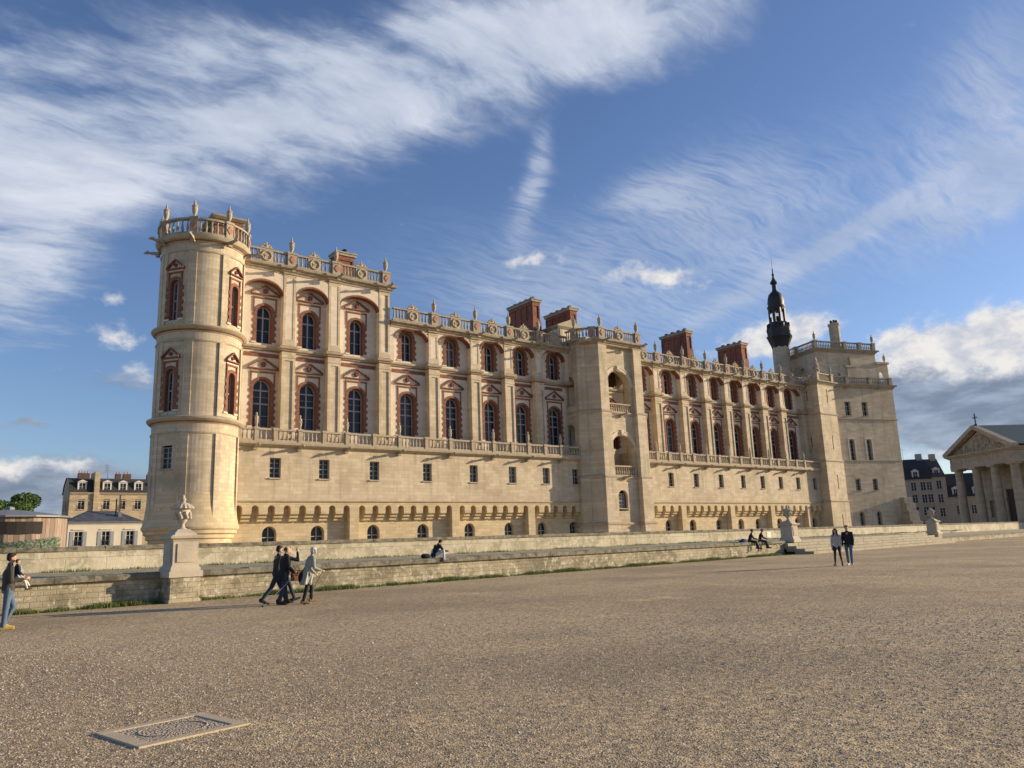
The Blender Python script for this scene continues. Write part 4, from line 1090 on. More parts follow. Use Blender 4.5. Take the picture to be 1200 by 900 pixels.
# ------------------------------------------------------------------ ordinary buildings
M['render_grey'] = mat_rough('grey_render', (.42, .37, .29), (.3, .26, .2), .6, .4, .95, .1)
M['render_cream'] = mat_rough('cream_render', (.76, .69, .53), (.62, .55, .42), .5, .35, .9, .1)
M['ashlar'] = mat_blocks('yellow_ashlar', (.5, .39, .24), (.54, .43, .27), bw=.9, bh=.35, var=.12, stain=.25)
M['white'] = mat_rough('white_paint', (.68, .67, .62), (.5, .49, .45), 2, .3, .6, .1)
M['shutter'] = mat_rough('grey_shutters', (.36, .37, .38), (.26, .27, .28), 2, .3, .7, .2)
M['rooftile'] = mat_rough('brown_roof', (.12, .075, .055), (.06, .04, .03), 1.5, .5, .8, .3)
M['darkslate'] = mat_rough('mansard_slate', (.05, .046, .042), (.025, .023, .022), 2, .5, .95, .2)
def mk_house_window(w, h, shutters=False, rail=False):
    def f():
        m = MB(); t = .07
        for a in ((-w / 2, -w / 2 + t, 0, h), (w / 2 - t, w / 2, 0, h), (-w / 2, w / 2, h - t, h), (-w / 2, w / 2, 0, t), (-t / 2, t / 2, t, h - t)): m.box(a[0], a[1], .1, .2, a[2], a[3])
        for q in (.35, .68): m.box(-w / 2 + t, w / 2 - t, .13, .2, h * q - .02, h * q + .02)
        fr = m.build('window', M['white'])
        m = MB(); m.add([(-w / 2, .18, 0), (w / 2, .18, 0), (w / 2, .18, h), (-w / 2, .18, h)], [(0, 1, 2, 3)]); m.build('pane', M['glass'], fr)
        m = MB(); m.box(-w / 2 - .12, w / 2 + .12, -.12, .1, -.14, 0); m.build('sill', M['trim'], fr)
        if shutters:
            for sx in (-1, 1):
                m = MB(); a, b = sorted((sx * (w / 2 + .03), sx * (w / 2 + .03 + w * .48))); m.box(a, b, -.05, -.012, 0, h)
                k = 18
                for i in range(k): m.box(a + .06, b - .06, -.065, -.04, .08 + i * (h - .16) / k, .08 + (i + .55) * (h - .16) / k)
                m.build('shutter', M['shutter'], fr)
        if rail:
            m = MB(); m.box(-w / 2, w / 2, -.14, -.1, .85, .9); m.box(-w / 2, w / 2, -.13, -.11, .08, .11)
            for i in range(9): x = -w / 2 + w * (i + .5) / 9; m.box(x - .012, x + .012, -.13, -.11, .1, .86)
            m.build('railing', M['lead'], fr)
        return fr
    return Proto(f)
def mk_dormer(w, h, mat, roof):
    def f():
        m = MB()
        m.wall(flatF(0, 0), -w / 2 - .22, w / 2 + .22, -.2, h + .2, [(-w / 2, w / 2, 0, h, 0)], .25)
        for sx in (-1, 1): m.add([(sx * (w / 2 + .22), 0, -.2), (sx * (w / 2 + .22), 1.8, -.2), (sx * (w / 2 + .22), 1.8, h + .2), (sx * (w / 2 + .22), 0, h + .2)], [(0, 1, 2, 3)])
        vs = [(-w / 2 - .35, -.15, h + .2), (w / 2 + .35, -.15, h + .2), (0, -.15, h + .62)]; vs += [(x, 1.9, z) for x, _, z in vs]
        m.add(vs, [(0, 1, 2), (5, 4, 3), (0, 2, 5, 3), (2, 1, 4, 5), (1, 0, 3, 4)])
        d = m.build('dormer', mat)
        m = MB(); t = .06
        for a in ((-w / 2, -w / 2 + t, 0, h), (w / 2 - t, w / 2, 0, h), (-w / 2, w / 2, h - t, h), (-t / 2, t / 2, 0, h)): m.box(a[0], a[1], .08, .16, a[2], a[3])
        m.box(-w / 2, w / 2, .1, .16, h * .5 - .02, h * .5 + .02)
        m.build('window', M['white'], d)
        m = MB(); m.add([(-w / 2, .15, 0), (w / 2, .15, 0), (w / 2, .15, h), (-w / 2, .15, h)], [(0, 1, 2, 3)]); m.build('pane', M['glass'], d)
        return d
    return Proto(f)
W1 = mk_house_window(1.15, 1.95, rail=True); W2 = mk_house_window(1.1, 2.1, shutters=True, rail=True); W3 = mk_house_window(1.15, 2.0); D1 = mk_dormer(1.1, 1.5, M['white'], M['zinc']); D2 = mk_dormer(1.0, 1.3, M['white'], M['zinc'])

# apartment block with mansard, left background (yellow ashlar); local x along the front, y back
ra = rad(0)
AP = rootat('apartment_block', 21.9, 167.5, ra, 'yellow stone apartment block with dark mansard roof and white dormers, left background', 'building')
L = 19; ze = 13.6
wx = [2.0, 6.3, 9.1, 11.9, 15.2]
m = MB()
m.wall(flatF(0, 0), 0, L, 0, ze, [(c - .575, c + .575, z, z + 1.95, 0) for c in wx for z in (10.4,)], .25)
m.wall(lambda u, z, d: Vector((d, u, z)), 0, 9, 0, ze, [(c - .55, c + .55, 10.3, 12.1, 0) for c in (2.2, 4.2, 6.6)], .25, back=True)
m.add([(0, 0, ze), (0, 9, ze), (0, 7.8, ze + 1.7), (0, 5.0, ze + 3.1), (0, 1.2, ze + 2.5)], [(0, 1, 2, 3, 4)])
m.box(.05, L, 8.7, 9, 0, ze); m.box(4.0, 4.9, -.35, 1.5, 9, ze + 4.0)
m.build('wall', M['ashlar'], AP)
m = MB(); m.sweep([(0, 0), (L, 0)], [(-.1, ze - .45), (.08, ze - .42), (.3, ze - .15), (.35, ze), (-.1, ze + .05)]); m.sweep([(0, 0), (L, 0)], [(-.1, ze - 1.6), (.08, ze - 1.58), (.1, ze - 1.42), (-.1, ze - 1.4)]); m.build('cornice', M['trim'], AP)
m = MB()
P = [(0, ze), (1.2, ze + 2.5), (5.0, ze + 3.1), (7.8, ze + 1.7), (9, ze)]
for i in range(4):
    (y0, z0_), (y1, z1_) = P[i], P[i + 1]; m.add([(-.2, y0, z0_ + .06), (L, y0, z0_ + .06), (L, y1, z1_ + .06), (-.2, y1, z1_ + .06)], [(0, 1, 2, 3)])
m.build('roof', M['darkslate'], AP)
for c in wx:
    W1.put(AP, (c, 0, 10.4)); D1.put(AP, (c, .25, ze + .35))
m = MB()
for x, w in ((1.6, 2.0), (4.0, 1.3), (8.2, 1.0), (9.6, 1.4), (14, 1.6)): m.box(x, x + w, 3.2, 4.2, ze + 2, ze + 4.0)
ch = m.build('chimney', M['rooftile'], AP)
for x in (1.8, 2.3, 2.8, 3.3, 8.4, 8.9, 9.8, 10.4, 14.2, 14.8):
    m = MB(); m.lathe([(.11, ze + 3.95), (.09, ze + 4.5)], 8, (x, 3.7, 0)); m.build('chimney_pot', M['lozenge'], ch)
m = MB(); m.tube((7.0, 4, ze + 2.5), (6.6, 4, ze + 6.0), .04, .03, 6)
for i in range(4): m.tube((6.3, 4, ze + 5.7 - i * .35), (7.1, 4, ze + 5.7 - i * .35), .025, .025, 5)
m.build('aerial', M['lead'], AP)

# white house with slate hip roof
HB = rootat('white_house', 16.95, 129.0, rad(2), 'low cream house with grey shutters and slate hip roof behind the parapet', 'house')
L = 10.1; ze = 6.5; wx = [1.42, 5.03, 8.33]
m = MB(); m.wall(flatF(0, 0), 0, L, 0, ze, [(c - .55, c + .55, 3.1, 5.2, 0) for c in wx], .25); m.wall(lambda u, z, d: Vector((L - d, u, z)), 0, 8, 0, ze); m.wall(lambda u, z, d: Vector((d, u, z)), 0, 8, 0, ze); m.box(0.3, L, 7.7, 8, 0, ze)
m.build('wall', M['render_cream'], HB)
m = MB(); m.sweep([(0, 8), (0, 0), (L, 0), (L, 8)], [(-.1, ze - .35), (.06, ze - .32), (.22, ze - .1), (.25, ze + .02), (-.1, ze + .05)])
for c in wx: m.box(c - .8, c + .8, -.14, .05, 5.42, 5.54)
m.build('cornice', M['white'], HB)
m = MB(); e = .3; z1 = ze + 1.85
vs = [(-e, -e, ze), (L + e, -e, ze), (L + e, 8 + e, ze), (-e, 8 + e, ze), (3.0, 4, z1), (L - 3.0, 4, z1)]
m.add(vs, [(0, 1, 5, 4), (1, 2, 5), (2, 3, 4, 5), (3, 0, 4), (3, 2, 1, 0)]); m.build('roof', M['slate'], HB)
m = MB(); m.box(-e - .02, L + e + .02, -e - .1, -e, ze - .05, ze + .1); m.box(6.9, 7.4, 1.6, 2.1, ze + .5, ze + 1.6); m.build('gutter', M['zinc'], HB)
m = MB(); m.box(7.0, 7.2, 1.9, 2.1, ze + 1.0, ze + 4.2); m.box(6.6, 6.75, 2.2, 2.35, ze + .8, ze + 3.6); m.build('flue', M['rooftile'], HB)
for c in wx: W2.put(HB, (c, 0, 3.1))

# round timber pavilion
HU = rootat('timber_pavilion', 4.5, 60.2, 0, 'round weathered timber hut with shallow grey roof, behind the parapet at far left', 'hut')
M['boards'] = None
def mat_boards():
    m, N, b = newmat('weathered_boards'); P = N.new('ShaderNodeTexCoord').outputs['Object']; s = N.sep(P)
    an = N.m('ARCTAN2', s[1], s[0]); w = N.m('FRACT', N.m('MULTIPLY', an, 11.0)); id_ = N.m('FLOOR', N.m('MULTIPLY', an, 11.0))
    wn = N.new('ShaderNodeTexWhiteNoise', noise_dimensions='1D'); N.set(wn.inputs['W'], id_)
    n = N.noise(N.comb(N.m('MULTIPLY', an, 30), N.m('MULTIPLY', s[2], .8)), 1, 5, .7)
    col = N.mix(wn.outputs['Value'], c4((.2, .155, .115)), c4((.38, .32, .25))); col = N.mix(N.ramp(n, .4, .7), col, c4((.24, .13, .09)))
    col = N.mix(N.m('LESS_THAN', w, .07), col, c4((.07, .05, .04))); N.set(b.inputs['Base Color'], col); b.inputs['Roughness'].default_value = .85; return m
M['boards'] = mat_boards()
M['ivy'] = mat_leaf('ivy_net', (.07, .12, .08), (.3, .4, .28), .1)
M['dark'] = mat_rough('dark_interior', (.02, .015, .012), (.01, .01, .01), 2, .3)
R0 = 4.1
m = MB(); m.lathe([(R0, 0), (R0, 5.05)], 14, a0=.1); m.build('wall', M['boards'], HU)
m = MB(); m.lathe([(R0 + .35, 5.0), (R0 + .35, 5.12), (2.2, 5.5), (.4, 5.72), (.3, 5.75)], 14, a0=.1); m.lathe([(.35, 5.7), (.35, 5.9), (.1, 6.0)], 8); m.build('roof', M['zinc'], HU)
def arcbox(m, a0, a1, z0, z1, r, t=.06, slope=0):
    K = 8; vs = []; fs = []
    for i in range(K + 1):
        a = rad(a0 + (a1 - a0) * i / K); zt = z1 - slope * (i / K)
        for rr in (r, r + t):
            vs += [(rr * cos(a), rr * sin(a), z0), (rr * cos(a), rr * sin(a), zt)]
    for i in range(K): b = i * 4; fs += [(b, b + 1, b + 5, b + 4), (b + 2, b + 6, b + 7, b + 3), (b + 1, b + 3, b + 7, b + 5), (b, b + 4, b + 6, b + 2)]
    m.add(vs, fs + [(0, 2, 3, 1), (K * 4, K * 4 + 1, K * 4 + 3, K * 4 + 2)])
m = MB(); arcbox(m, -128, -62, 3.75, 4.65, R0 - .02); m.build('hatch', M['dark'], HU)
m = MB(); rr_ = np.random.default_rng(3)
for i in range(3600):
    t = rr_.random(); a = rad(-150 + 112 * t); zt = 2.7 + .85 * t; z = 1.2 + (zt - 1.2) * rr_.random(); r = R0 + .05 + .12 * rr_.random(); s_ = .07 + .06 * rr_.random(); b = rr_.uniform(0, 6.28)
    c = Vector((r * cos(a), r * sin(a), z)); tg = Vector((-sin(a), cos(a), 0)); nz = Vector((cos(a) * .5, sin(a) * .5, .8))
    m.add([c + tg * s_ * cos(b) + nz * s_ * sin(b), c - tg * s_ * sin(b) + nz * s_ * cos(b), c - tg * s_ * cos(b) - nz * s_ * sin(b) * .6], [(0, 1, 2)])
m.build('ivy', M['ivy'], HU)

HU.scale = (.83, .83, .83)
# dark hedge left of the pavilion and the tree behind it
M['leaf'] = mat_leaf('tree_leaves', (.06, .12, .025), (.14, .21, .05), .35)
M['hedge'] = mat_leaf('hedge_leaves', (.02, .035, .015), (.05, .075, .03), .15)
M['bark'] = mat_rough('bark', (.11, .085, .06), (.05, .04, .03), 5, .5, .95, .6)
def leafcloud(name, blobs, n, size, mat, parent=None):
    rg = np.random.default_rng(abs(hash(name + str(len(blobs)))) % 1000 if False else len(blobs) * 7 + n % 97)
    w = np.array([b[3] ** 2 for b in blobs]); idx = rg.choice(len(blobs), n, p=w / w.sum()); B = np.array(blobs)[idx]
    dr = rg.normal(size=(n, 3)); dr /= np.linalg.norm(dr, axis=1)[:, None]; r = B[:, 3] * (.55 + .5 * rg.random(n) ** .5)
    C = B[:, :3] + dr * r[:, None] * np.array([1, 1, .8])
    A = rg.normal(size=(n, 3)); A /= np.linalg.norm(A, axis=1)[:, None]; Bv = np.cross(A, rg.normal(size=(n, 3))); Bv /= np.linalg.norm(Bv, axis=1)[:, None]
    s = size * (.6 + .8 * rg.random(n))[:, None]
    V = np.stack([C - A * s, C + Bv * s * .6, C + A * s, C - Bv * s * .6], 1).reshape(-1, 3)
    me = bpy.data.meshes.new(name); me.from_pydata(V.tolist(), [], np.arange(n * 4).reshape(-1, 4).tolist()); me.materials.append(mat)
    o = bpy.data.objects.new(name, me); COL.objects.link(o)
    if parent: o.parent = parent
    return o
TRR = rootat('broadleaf_tree', 8.8, 170, 0, 'bushy green tree with a rounded crown behind the timber hut', 'tree')
m = MB(); m.tube((0, 0, 0), (.1, 0, 4.4), .35, .25, 10)
rr_ = np.random.default_rng(9); bl = []
for i in range(26):
    a = rr_.uniform(0, 6.28); q = rr_.random() ** .6 * 3.4; z = rr_.uniform(4.6, 8.3) - q * .3; bl.append((q * cos(a), q * sin(a), z, rr_.uniform(.75, 1.25)))
    if i < 12: m.tube((.1, 0, 4.0), (q * cos(a) * .9, q * sin(a) * .9, z), .13, .03, 6)
m.build('trunk', M['bark'], TRR, smooth=60)
TRR.scale = (2.1, 2.1, 1.65)
leafcloud('crown', bl, 16000, .15, M['leaf'], TRR)
HG = rootat('hedge', -3.5, 66, 0, 'dark clipped hedge beside the timber hut at the left edge', 'hedge')
bl = [(x, y, z, .75) for x in np.arange(-6, 3.6, .8) for y in (0, .8) for z in (.7, 1.7, 2.7)]
leafcloud('foliage', bl, 12000, .13, M['hedge'], HG)

# grey buildings at right, behind the keep
def grey(name, x, y, a, L, ze, zr, rows, cols, lab, roofm, dorm, depth=10, manz=None, shop=False):
    R = rootat(name, x, y, a, lab, 'building')
    m = MB(); m.wall(flatF(0, 0), 0, L, 0, ze, [(c - .575, c + .575, z, z + 2.0, 0) for c in cols for z in rows], .25); m.wall(lambda u, z, d: Vector((L - d, u, z)), 0, depth, 0, ze); m.wall(lambda u, z, d: Vector((d, u, z)), 0, depth, 0, ze)
    m.add([(0, 0, ze), (0, depth, ze), (0, depth / 2, zr)], [(0, 1, 2)]); m.add([(L, 0, ze), (L, depth, ze), (L, depth / 2, zr)], [(0, 1, 2)])
    m.build('wall', M['render_grey'], R)
    m = MB(); m.sweep([(0, 0), (L, 0)], [(-.1, ze - .3), (.25, ze - .1), (.3, ze), (-.1, ze + .03)])
    for z in rows[1:]: m.box(0, L, -.06, .05, z - .55, z - .4)
    m.build('cornice', M['render_grey'], R)
    m = MB()
    if manz:
        P = [(-.1, ze + .03), (1.0, manz), (depth / 2, zr), (depth, ze)]
    else: P = [(-.3, ze), (depth / 2, zr + .05), (depth + .3, ze)]
    for (y0, z0_), (y1, z1_) in zip(P, P[1:]): m.add([(-.1, y0, z0_), (L + .1, y0, z0_), (L + .1, y1, z1_ + .03), (-.1, y1, z1_ + .03)], [(0, 1, 2, 3)])
    m.build('roof', roofm, R)
    for c in cols:
        for z in rows: W3.put(R, (c, 0, z))
    if shop:
        m = MB(); m.box(.4, L - .3, -.12, .02, .1, 3.1); m.build('shopfront', M['dark'], R); m = MB(); m.tube((L * .6, depth / 2, zr), (L * .6, depth / 2, zr + 2.6), .04, .03, 6); m.tube((L * .6 - .6, depth / 2, zr + 2.4), (L * .6 + .6, depth / 2, zr + 2.4), .03, .03, 5); m.build('aerial', M['lead'], R)
    R['group'] = 'grey town houses in a row beyond the keep'
    for c in dorm: D2.put(R, (c, .12 if manz else .9, ze + .45))
    m = MB(); m.box(L - 1.4, L - .2, depth / 2 - .6, depth / 2 + .6, zr - 1, zr + 1.2); m.build('chimney', M['render_grey'], R)
    return R
ga = rad(90 - 140)
k = 1.0
grey('town_house', 176.6, 91.3, ga, 10.2, 12.4, 17.4, [4.2, 7.0, 9.8], [6.3, 8.3, 9.6], 'grey town house with dark mansard roof, left of the far row', M['darkslate'], [7.0], manz=15.0, shop=True)
grey('town_house', 183.16, 83.49, ga, 2.9, 12.7, 17.2, [3.8, 6.9, 10.0], [1.45], 'narrow grey town house with one window per floor and brown roof', M['rooftile'], [1.45])
grey('town_house', 185.03, 81.26, ga, 12, 8.1, 13.6, [4.2], [2.0, 5.0, 8.0], 'lower grey town house with slate mansard, partly behind the church columns', M['darkslate'], [1.8, 6.0], manz=10.8)
# ------------------------------------------------------------------ people
def cloth(name, c, d=None, r=.9): M[name] = mat_rough(name, c, d or scl(c, .6), 8, .4, r, .2, fine=40)
cloth('skin', (.5, .3, .21), (.42, .24, .17), .6); cloth('dark_hair', (.025, .017, .012)); cloth('white_hair', (.62, .6, .55)); cloth('brown_hair', (.07, .04, .025))
cloth('black_cloth', (.014, .014, .017)); cloth('navy_cloth', (.018, .026, .06)); cloth('brown_coat', (.05, .038, .03)); cloth('olive_coat', (.06, .055, .045))
cloth('pale_coat', (.34, .35, .29)); cloth('cream_lining', (.62, .58, .45)); cloth('white_cloth', (.65, .63, .58)); cloth('jeans', (.1, .15, .22)); cloth('dark_jeans', (.03, .04, .065)); cloth('knit', (.42, .4, .37))
cloth('tights', (.03, .02, .02)); cloth('yellow_shoe', (.42, .3, .08)); cloth('tan_shoe', (.25, .14, .07)); cloth('shoe_black', (.012, .012, .012)); cloth('shoe_white', (.65, .65, .65)); cloth('leather', (.25, .1, .04)); cloth('blue_cloth', (.02, .05, .25)); cloth('grey_cloth', (.2, .2, .2))
def remesh(mb, name, mat, parent, voxel):
    o = mb.build(name, mat); md = o.modifiers.new('r', 'REMESH'); md.mode = 'VOXEL'; md.voxel_size = voxel; md.use_smooth_shade = True
    sm = o.modifiers.new('s', 'SMOOTH'); sm.factor = .5; sm.iterations = 2
    dg = bpy.context.evaluated_depsgraph_get(); me = bpy.data.meshes.new_from_object(o.evaluated_get(dg)); me.name = name
    old = o.data; o.modifiers.clear(); o.data = me; bpy.data.meshes.remove(old); o.parent = parent
    me.polygons.foreach_set('use_smooth', [True] * len(me.polygons)); return o
def person(label, loc, heading, h=1.75, legs=((22, 5), (-18, 12)), arms=((-20, 15), (20, 20)), lean=4, bow=0, turn=0, top='black_cloth', bottom='jeans', shoes='shoe_black', hair='dark_hair', long_hair=False, coat=0, coat_mat=None, bald=False,
           seat=None, spread=.0, build=1.0, skirt=0, group=None, splay=(0, 0), abd=(8, 8)):
    """x forward, y left, z up; angles in degrees from hanging straight down, forward positive; seat = height of the hips when sitting"""
    r = empty('person', loc, heading); tag(r, label, 'person', group)
    V3 = Vector
    ld = lambda a, s=0: V3((sin(rad(a)) * cos(rad(s)), sin(rad(s)), -cos(rad(a)) * cos(rad(s))))
    hip0 = V3((0, 0, 0)); th, shn = .245 * h, .235 * h
    J = {}
    for i, sy in enumerate((1, -1)):       # 0 left, 1 right
        a, kb = legs[i]; hp = hip0 + V3((0, sy * .052 * h, 0)); sp = sy * (splay[i])
        kn = hp + ld(a, sp) * th; an = kn + ld(a - kb, sp * .5) * shn
        J['hip', i], J['knee', i], J['ank', i] = hp, kn, an
        fa = a - kb; f = max(-35, min(25, fa * .6)) if seat is None else 0
        td = V3((cos(rad(f)), sy * .15, sin(rad(f)) if fa > 0 else -sin(rad(-f)))); J['toe', i] = an + td.normalized() * .115 * h + V3((0, 0, -.022 * h)); J['heel', i] = an - td.normalized() * .03 * h + V3((0, 0, -.025 * h))
    up_ = V3((sin(rad(lean)), 0, cos(rad(lean))))
    waist = up_ * .09 * h; chest = up_ * .2 * h; sh = up_ * .285 * h; nk = sh + V3((sin(rad(lean + bow * .3)), 0, cos(rad(lean + bow * .3)))) * .045 * h
    hd = V3((sin(rad(lean * .6 + bow)), 0, cos(rad(lean * .6 + bow)))); hc = nk + hd * .075 * h
    for i, sy in enumerate((1, -1)):
        s0 = sh + V3((0, sy * .1 * h * (.5 + .5 * build), -.012 * h)); a, eb = arms[i]; ab = sy * abd[i]
        el = s0 + ld(a, ab) * .172 * h; ha = el + ld(a + eb, -ab * .3) * .15 * h
        J['sh', i], J['el', i], J['ha', i] = s0, el, ha; J['hd', i] = ld(a + eb, -ab * .3)
    low = min(min(J['toe', i].z, J['heel', i].z) for i in (0, 1)) - .014 * h
    dz = -low if seat is None else seat
    off = V3((0, 0, dz)); P = lambda k, i: J[k, i] + off
    hc += off; nk += off; sh += off; chest += off; waist += off; pel = off
    b = MB(); B = build
    b.tube(pel + V3((0, .03 * h, 0)), pel + V3((0, -.03 * h, 0)), .062 * h * B); b.tube(pel, waist, .062 * h * B, .055 * h * B); b.tube(waist, chest, .055 * h * B, .064 * h * B); b.tube(P('sh', 0), P('sh', 1), .034 * h, .034 * h); b.tube(chest, sh - up_ * .02 * h, .064 * h * B, .05 * h)
    b.tube(sh, nk + hd * .02 * h, .032 * h, .028 * h)
    for i in (0, 1):
        b.tube(P('hip', i), P('knee', i), .047 * h * B, .031 * h); b.tube(P('knee', i), P('ank', i), .031 * h, .02 * h); b.tube(P('heel', i), P('toe', i), .02 * h, .016 * h)
        b.tube(P('sh', i), P('el', i), .029 * h, .022 * h); b.tube(P('el', i), P('ha', i), .022 * h, .014 * h)
        d = J['hd', i]; side = V3((0, 1 if i == 0 else -1, 0)); fw = d.cross(side).normalized()
        if fw.x < 0: fw = -fw
        pc = P('ha', i) + d * .03 * h; b.tube(P('ha', i), pc, .014 * h, .018 * h)
        for q in range(4):      # four fingers of unequal length, curled, and a thumb
            o0 = pc + fw * (.016 - q * .0105) * h; L = (.024, .028, .026, .02)[q] * h
            k1 = o0 + d * L - side * .002 * h; k2 = k1 + (d * .75 - side * .65).normalized() * L * .8
            b.tube(o0, k1, .0055 * h, .005 * h, 6, 2); b.tube(k1, k2, .005 * h, .0042 * h, 6, 2)
        t0 = P('ha', i) + d * .012 * h + fw * .014 * h; t1 = t0 + (fw * .7 + d * .8).normalized() * .024 * h; b.tube(t0, t1, .0065 * h, .0055 * h, 6, 2)
    Rh = (V3((0, 0, 1)).rotation_difference(hd)).to_matrix().to_4x4() @ Matrix.Rotation(rad(turn), 4, 'Z')
    Hd = lambda x, y, z: hc + (Rh @ V3((x * h, y * h, z * h)))
    b.ell(hc + hd * .012 * h, (.053 * h, .043 * h, .05 * h), 14, 10, Rh); b.ell(Hd(.016, 0, -.022), (.036 * h, .033 * h, .04 * h), 12, 8, Rh)
    b.tube(Hd(.05, 0, .012), Hd(.061, 0, -.008), .0045 * h, .0075 * h, 6, 2)
    b.tube(Hd(.047, -.01, -.028), Hd(.047, .01, -.028), .005 * h, .005 * h, 6, 2)
    for sy in (-1, 1): b.ell(Hd(-.004, sy * .044, -.004), (.009 * h, .004 * h, .016 * h), 7, 5, Rh); b.tube(Hd(.044, sy * .012, .018), Hd(.044, sy * .026, .018), .005 * h, .005 * h, 6, 2)
    remesh(b, 'body', M['skin'], r, .0062 * h)
    m = MB()
    for sy in (-1, 1): m.ell(Hd(.0475, sy * .018, .006), (.005 * h, .0075 * h, .004 * h), 8, 5, Rh)
    m.build('eyes', M['shoe_black'], r)
    # hair
    m = MB()
    if bald:
        for sy in (-1, 1): m.ell(Hd(-.012, sy * .03, .006), (.034 * h, .018 * h, .028 * h), 9, 6, Rh)
        m.ell(Hd(-.034, 0, .004), (.024 * h, .036 * h, .032 * h), 9, 6, Rh)
    else:
        m.ell(Hd(-.012, 0, .026), (.053 * h, .05 * h, .046 * h), 14, 9, Rh); m.ell(Hd(-.026, 0, .002), (.036 * h, .047 * h, .045 * h), 12, 8, Rh)
        m.tube(Hd(.03, -.02, .05), Hd(.03, .02, .05), .015 * h, .015 * h)
        if long_hair:
            for sy in (-1, 1): m.tube(Hd(.01, sy * .046, .02), Hd(.035, sy * .056, -.13 if long_hair is True else -.03), .02 * h, .017 * h)
            for sy in (-1, 0, 1): m.tube(Hd(-.02, sy * .036, 0), Hd(-.03 + .02 * abs(sy), sy * .05, -.1 if long_hair is True else -.1 * long_hair), .024 * h, .015 * h)
    remesh(m, 'hair', M[hair], r, .008 * h)
    # jacket / top
    m = MB(); e = .008 * h
    m.tube(pel + V3((0, .035 * h, .01 * h)), pel + V3((0, -.035 * h, .01 * h)), .062 * h * B + e); m.tube(pel, waist, .066 * h * B + e, .062 * h * B + e); m.tube(waist, chest, .062 * h * B + e, .067 * h * B + e)
    for sy in (-1, 1): m.tube(waist + V3((0, sy * .03 * h, 0)), chest + V3((0, sy * .045 * h, .02 * h)), .05 * h * B + e, .052 * h * B + e)
    m.tube(P('sh', 0), P('sh', 1), .036 * h + e * .7); m.tube(sh, nk - hd * .01 * h, .036 * h, .036 * h)
    for i in (0, 1): m.tube(P('sh', i), P('el', i), .034 * h + e * .5, .028 * h + e * .5); m.tube(P('el', i), P('ha', i) - J['hd', i] * .012 * h, .027 * h + e * .4, .02 * h + e * .3)
    if coat:      # skirts of a long coat hanging from the waist
        for q in range(7):
            a = 2 * pi * q / 7; m.tube(waist + V3((.035 * h * cos(a), .05 * h * sin(a), -.02 * h)), pel + V3((.07 * h * cos(a) - .02 * h, .085 * h * sin(a), -coat * h)), .04 * h, .035 * h)
    remesh(m, 'jacket' if not skirt else 'sweater', M[top], r, .009 * h)
    if coat_mat:
        m = MB()
        for sy in (-1, 1): m.tube(waist + V3((.075 * h, sy * .045 * h, -.04 * h)), pel + V3((.03 * h, sy * .1 * h, -coat * h - .01 * h)), .014 * h, .03 * h)
        m.tube(pel + V3((-.02 * h, -.1 * h, .02 * h)), pel + V3((-.07 * h, -.12 * h, -coat * h)), .012 * h, .028 * h)
        remesh(m, 'coat_lining', M[coat_mat], r, .009 * h)
    m = MB()
    m.tube(pel + V3((0, .03 * h, -.005 * h)), pel + V3((0, -.03 * h, -.005 * h)), .066 * h * B, .066 * h * B)
    for i in (0, 1):
        if skirt:
            m.tube(P('hip', i), P('hip', i).lerp(P('knee', i), .35), .056 * h, .05 * h)
        else:
            m.tube(P('hip', i), P('knee', i), .053 * h * B, .038 * h); m.tube(P('knee', i), P('ank', i) + V3((0, 0, .005 * h)), .038 * h, .03 * h)
    remesh(m, 'shorts' if skirt else 'trousers', M[bottom], r, .009 * h)
    if skirt:
        m = MB()
        for i in (0, 1): m.tube(P('hip', i), P('knee', i), .048 * h * B, .032 * h); m.tube(P('knee', i), P('ank', i), .032 * h, .021 * h)
        remesh(m, 'tights', M['tights'], r, .009 * h)
    for i in (0, 1):
        m = MB(); m.tube(P('heel', i), P('toe', i), .025 * h, .02 * h); m.tube(P('heel', i) + V3((0, 0, .02 * h)), P('toe', i).lerp(P('heel', i), .5) + V3((0, 0, .012 * h)), .024 * h, .018 * h)
        remesh(m, 'shoe', M[shoes], r, .008 * h)
    r['hands'] = [list(P('ha', 0) + J['hd', 0] * .03 * h), list(P('ha', 1) + J['hd', 1] * .03 * h)]
    return r
def hand(o, i):
    v = Vector(o['hands'][i]); return Matrix.Translation(o.location) @ Matrix.Rotation(o.rotation_euler.z, 4, 'Z') @ v
def stick(a, b, mat, label, group=None):
    a = Vector(a); b = Vector(b); s = empty('walking_stick', b); 
    m = MB(); m.tube((0, 0, 0), a - b, .007, .009, 8); m.build('shaft', mat, s, smooth=40)
    m = MB(); m.tube((a - b) * .985, (a - b) * 1.06, .02, .02, 8); m.build('grip', M['shoe_black'], s, smooth=40)
    m = MB(); m.lathe([(.03, .0), (.045, .02), (.015, .05)], 8); m.build('basket', M['shoe_black'], s)
    tag(s, label, 'stick', group)
M['alloy'] = mat_rough('alloy', (.45, .46, .47), (.3, .3, .3), 5, .2, .35, .05, metal=.6)

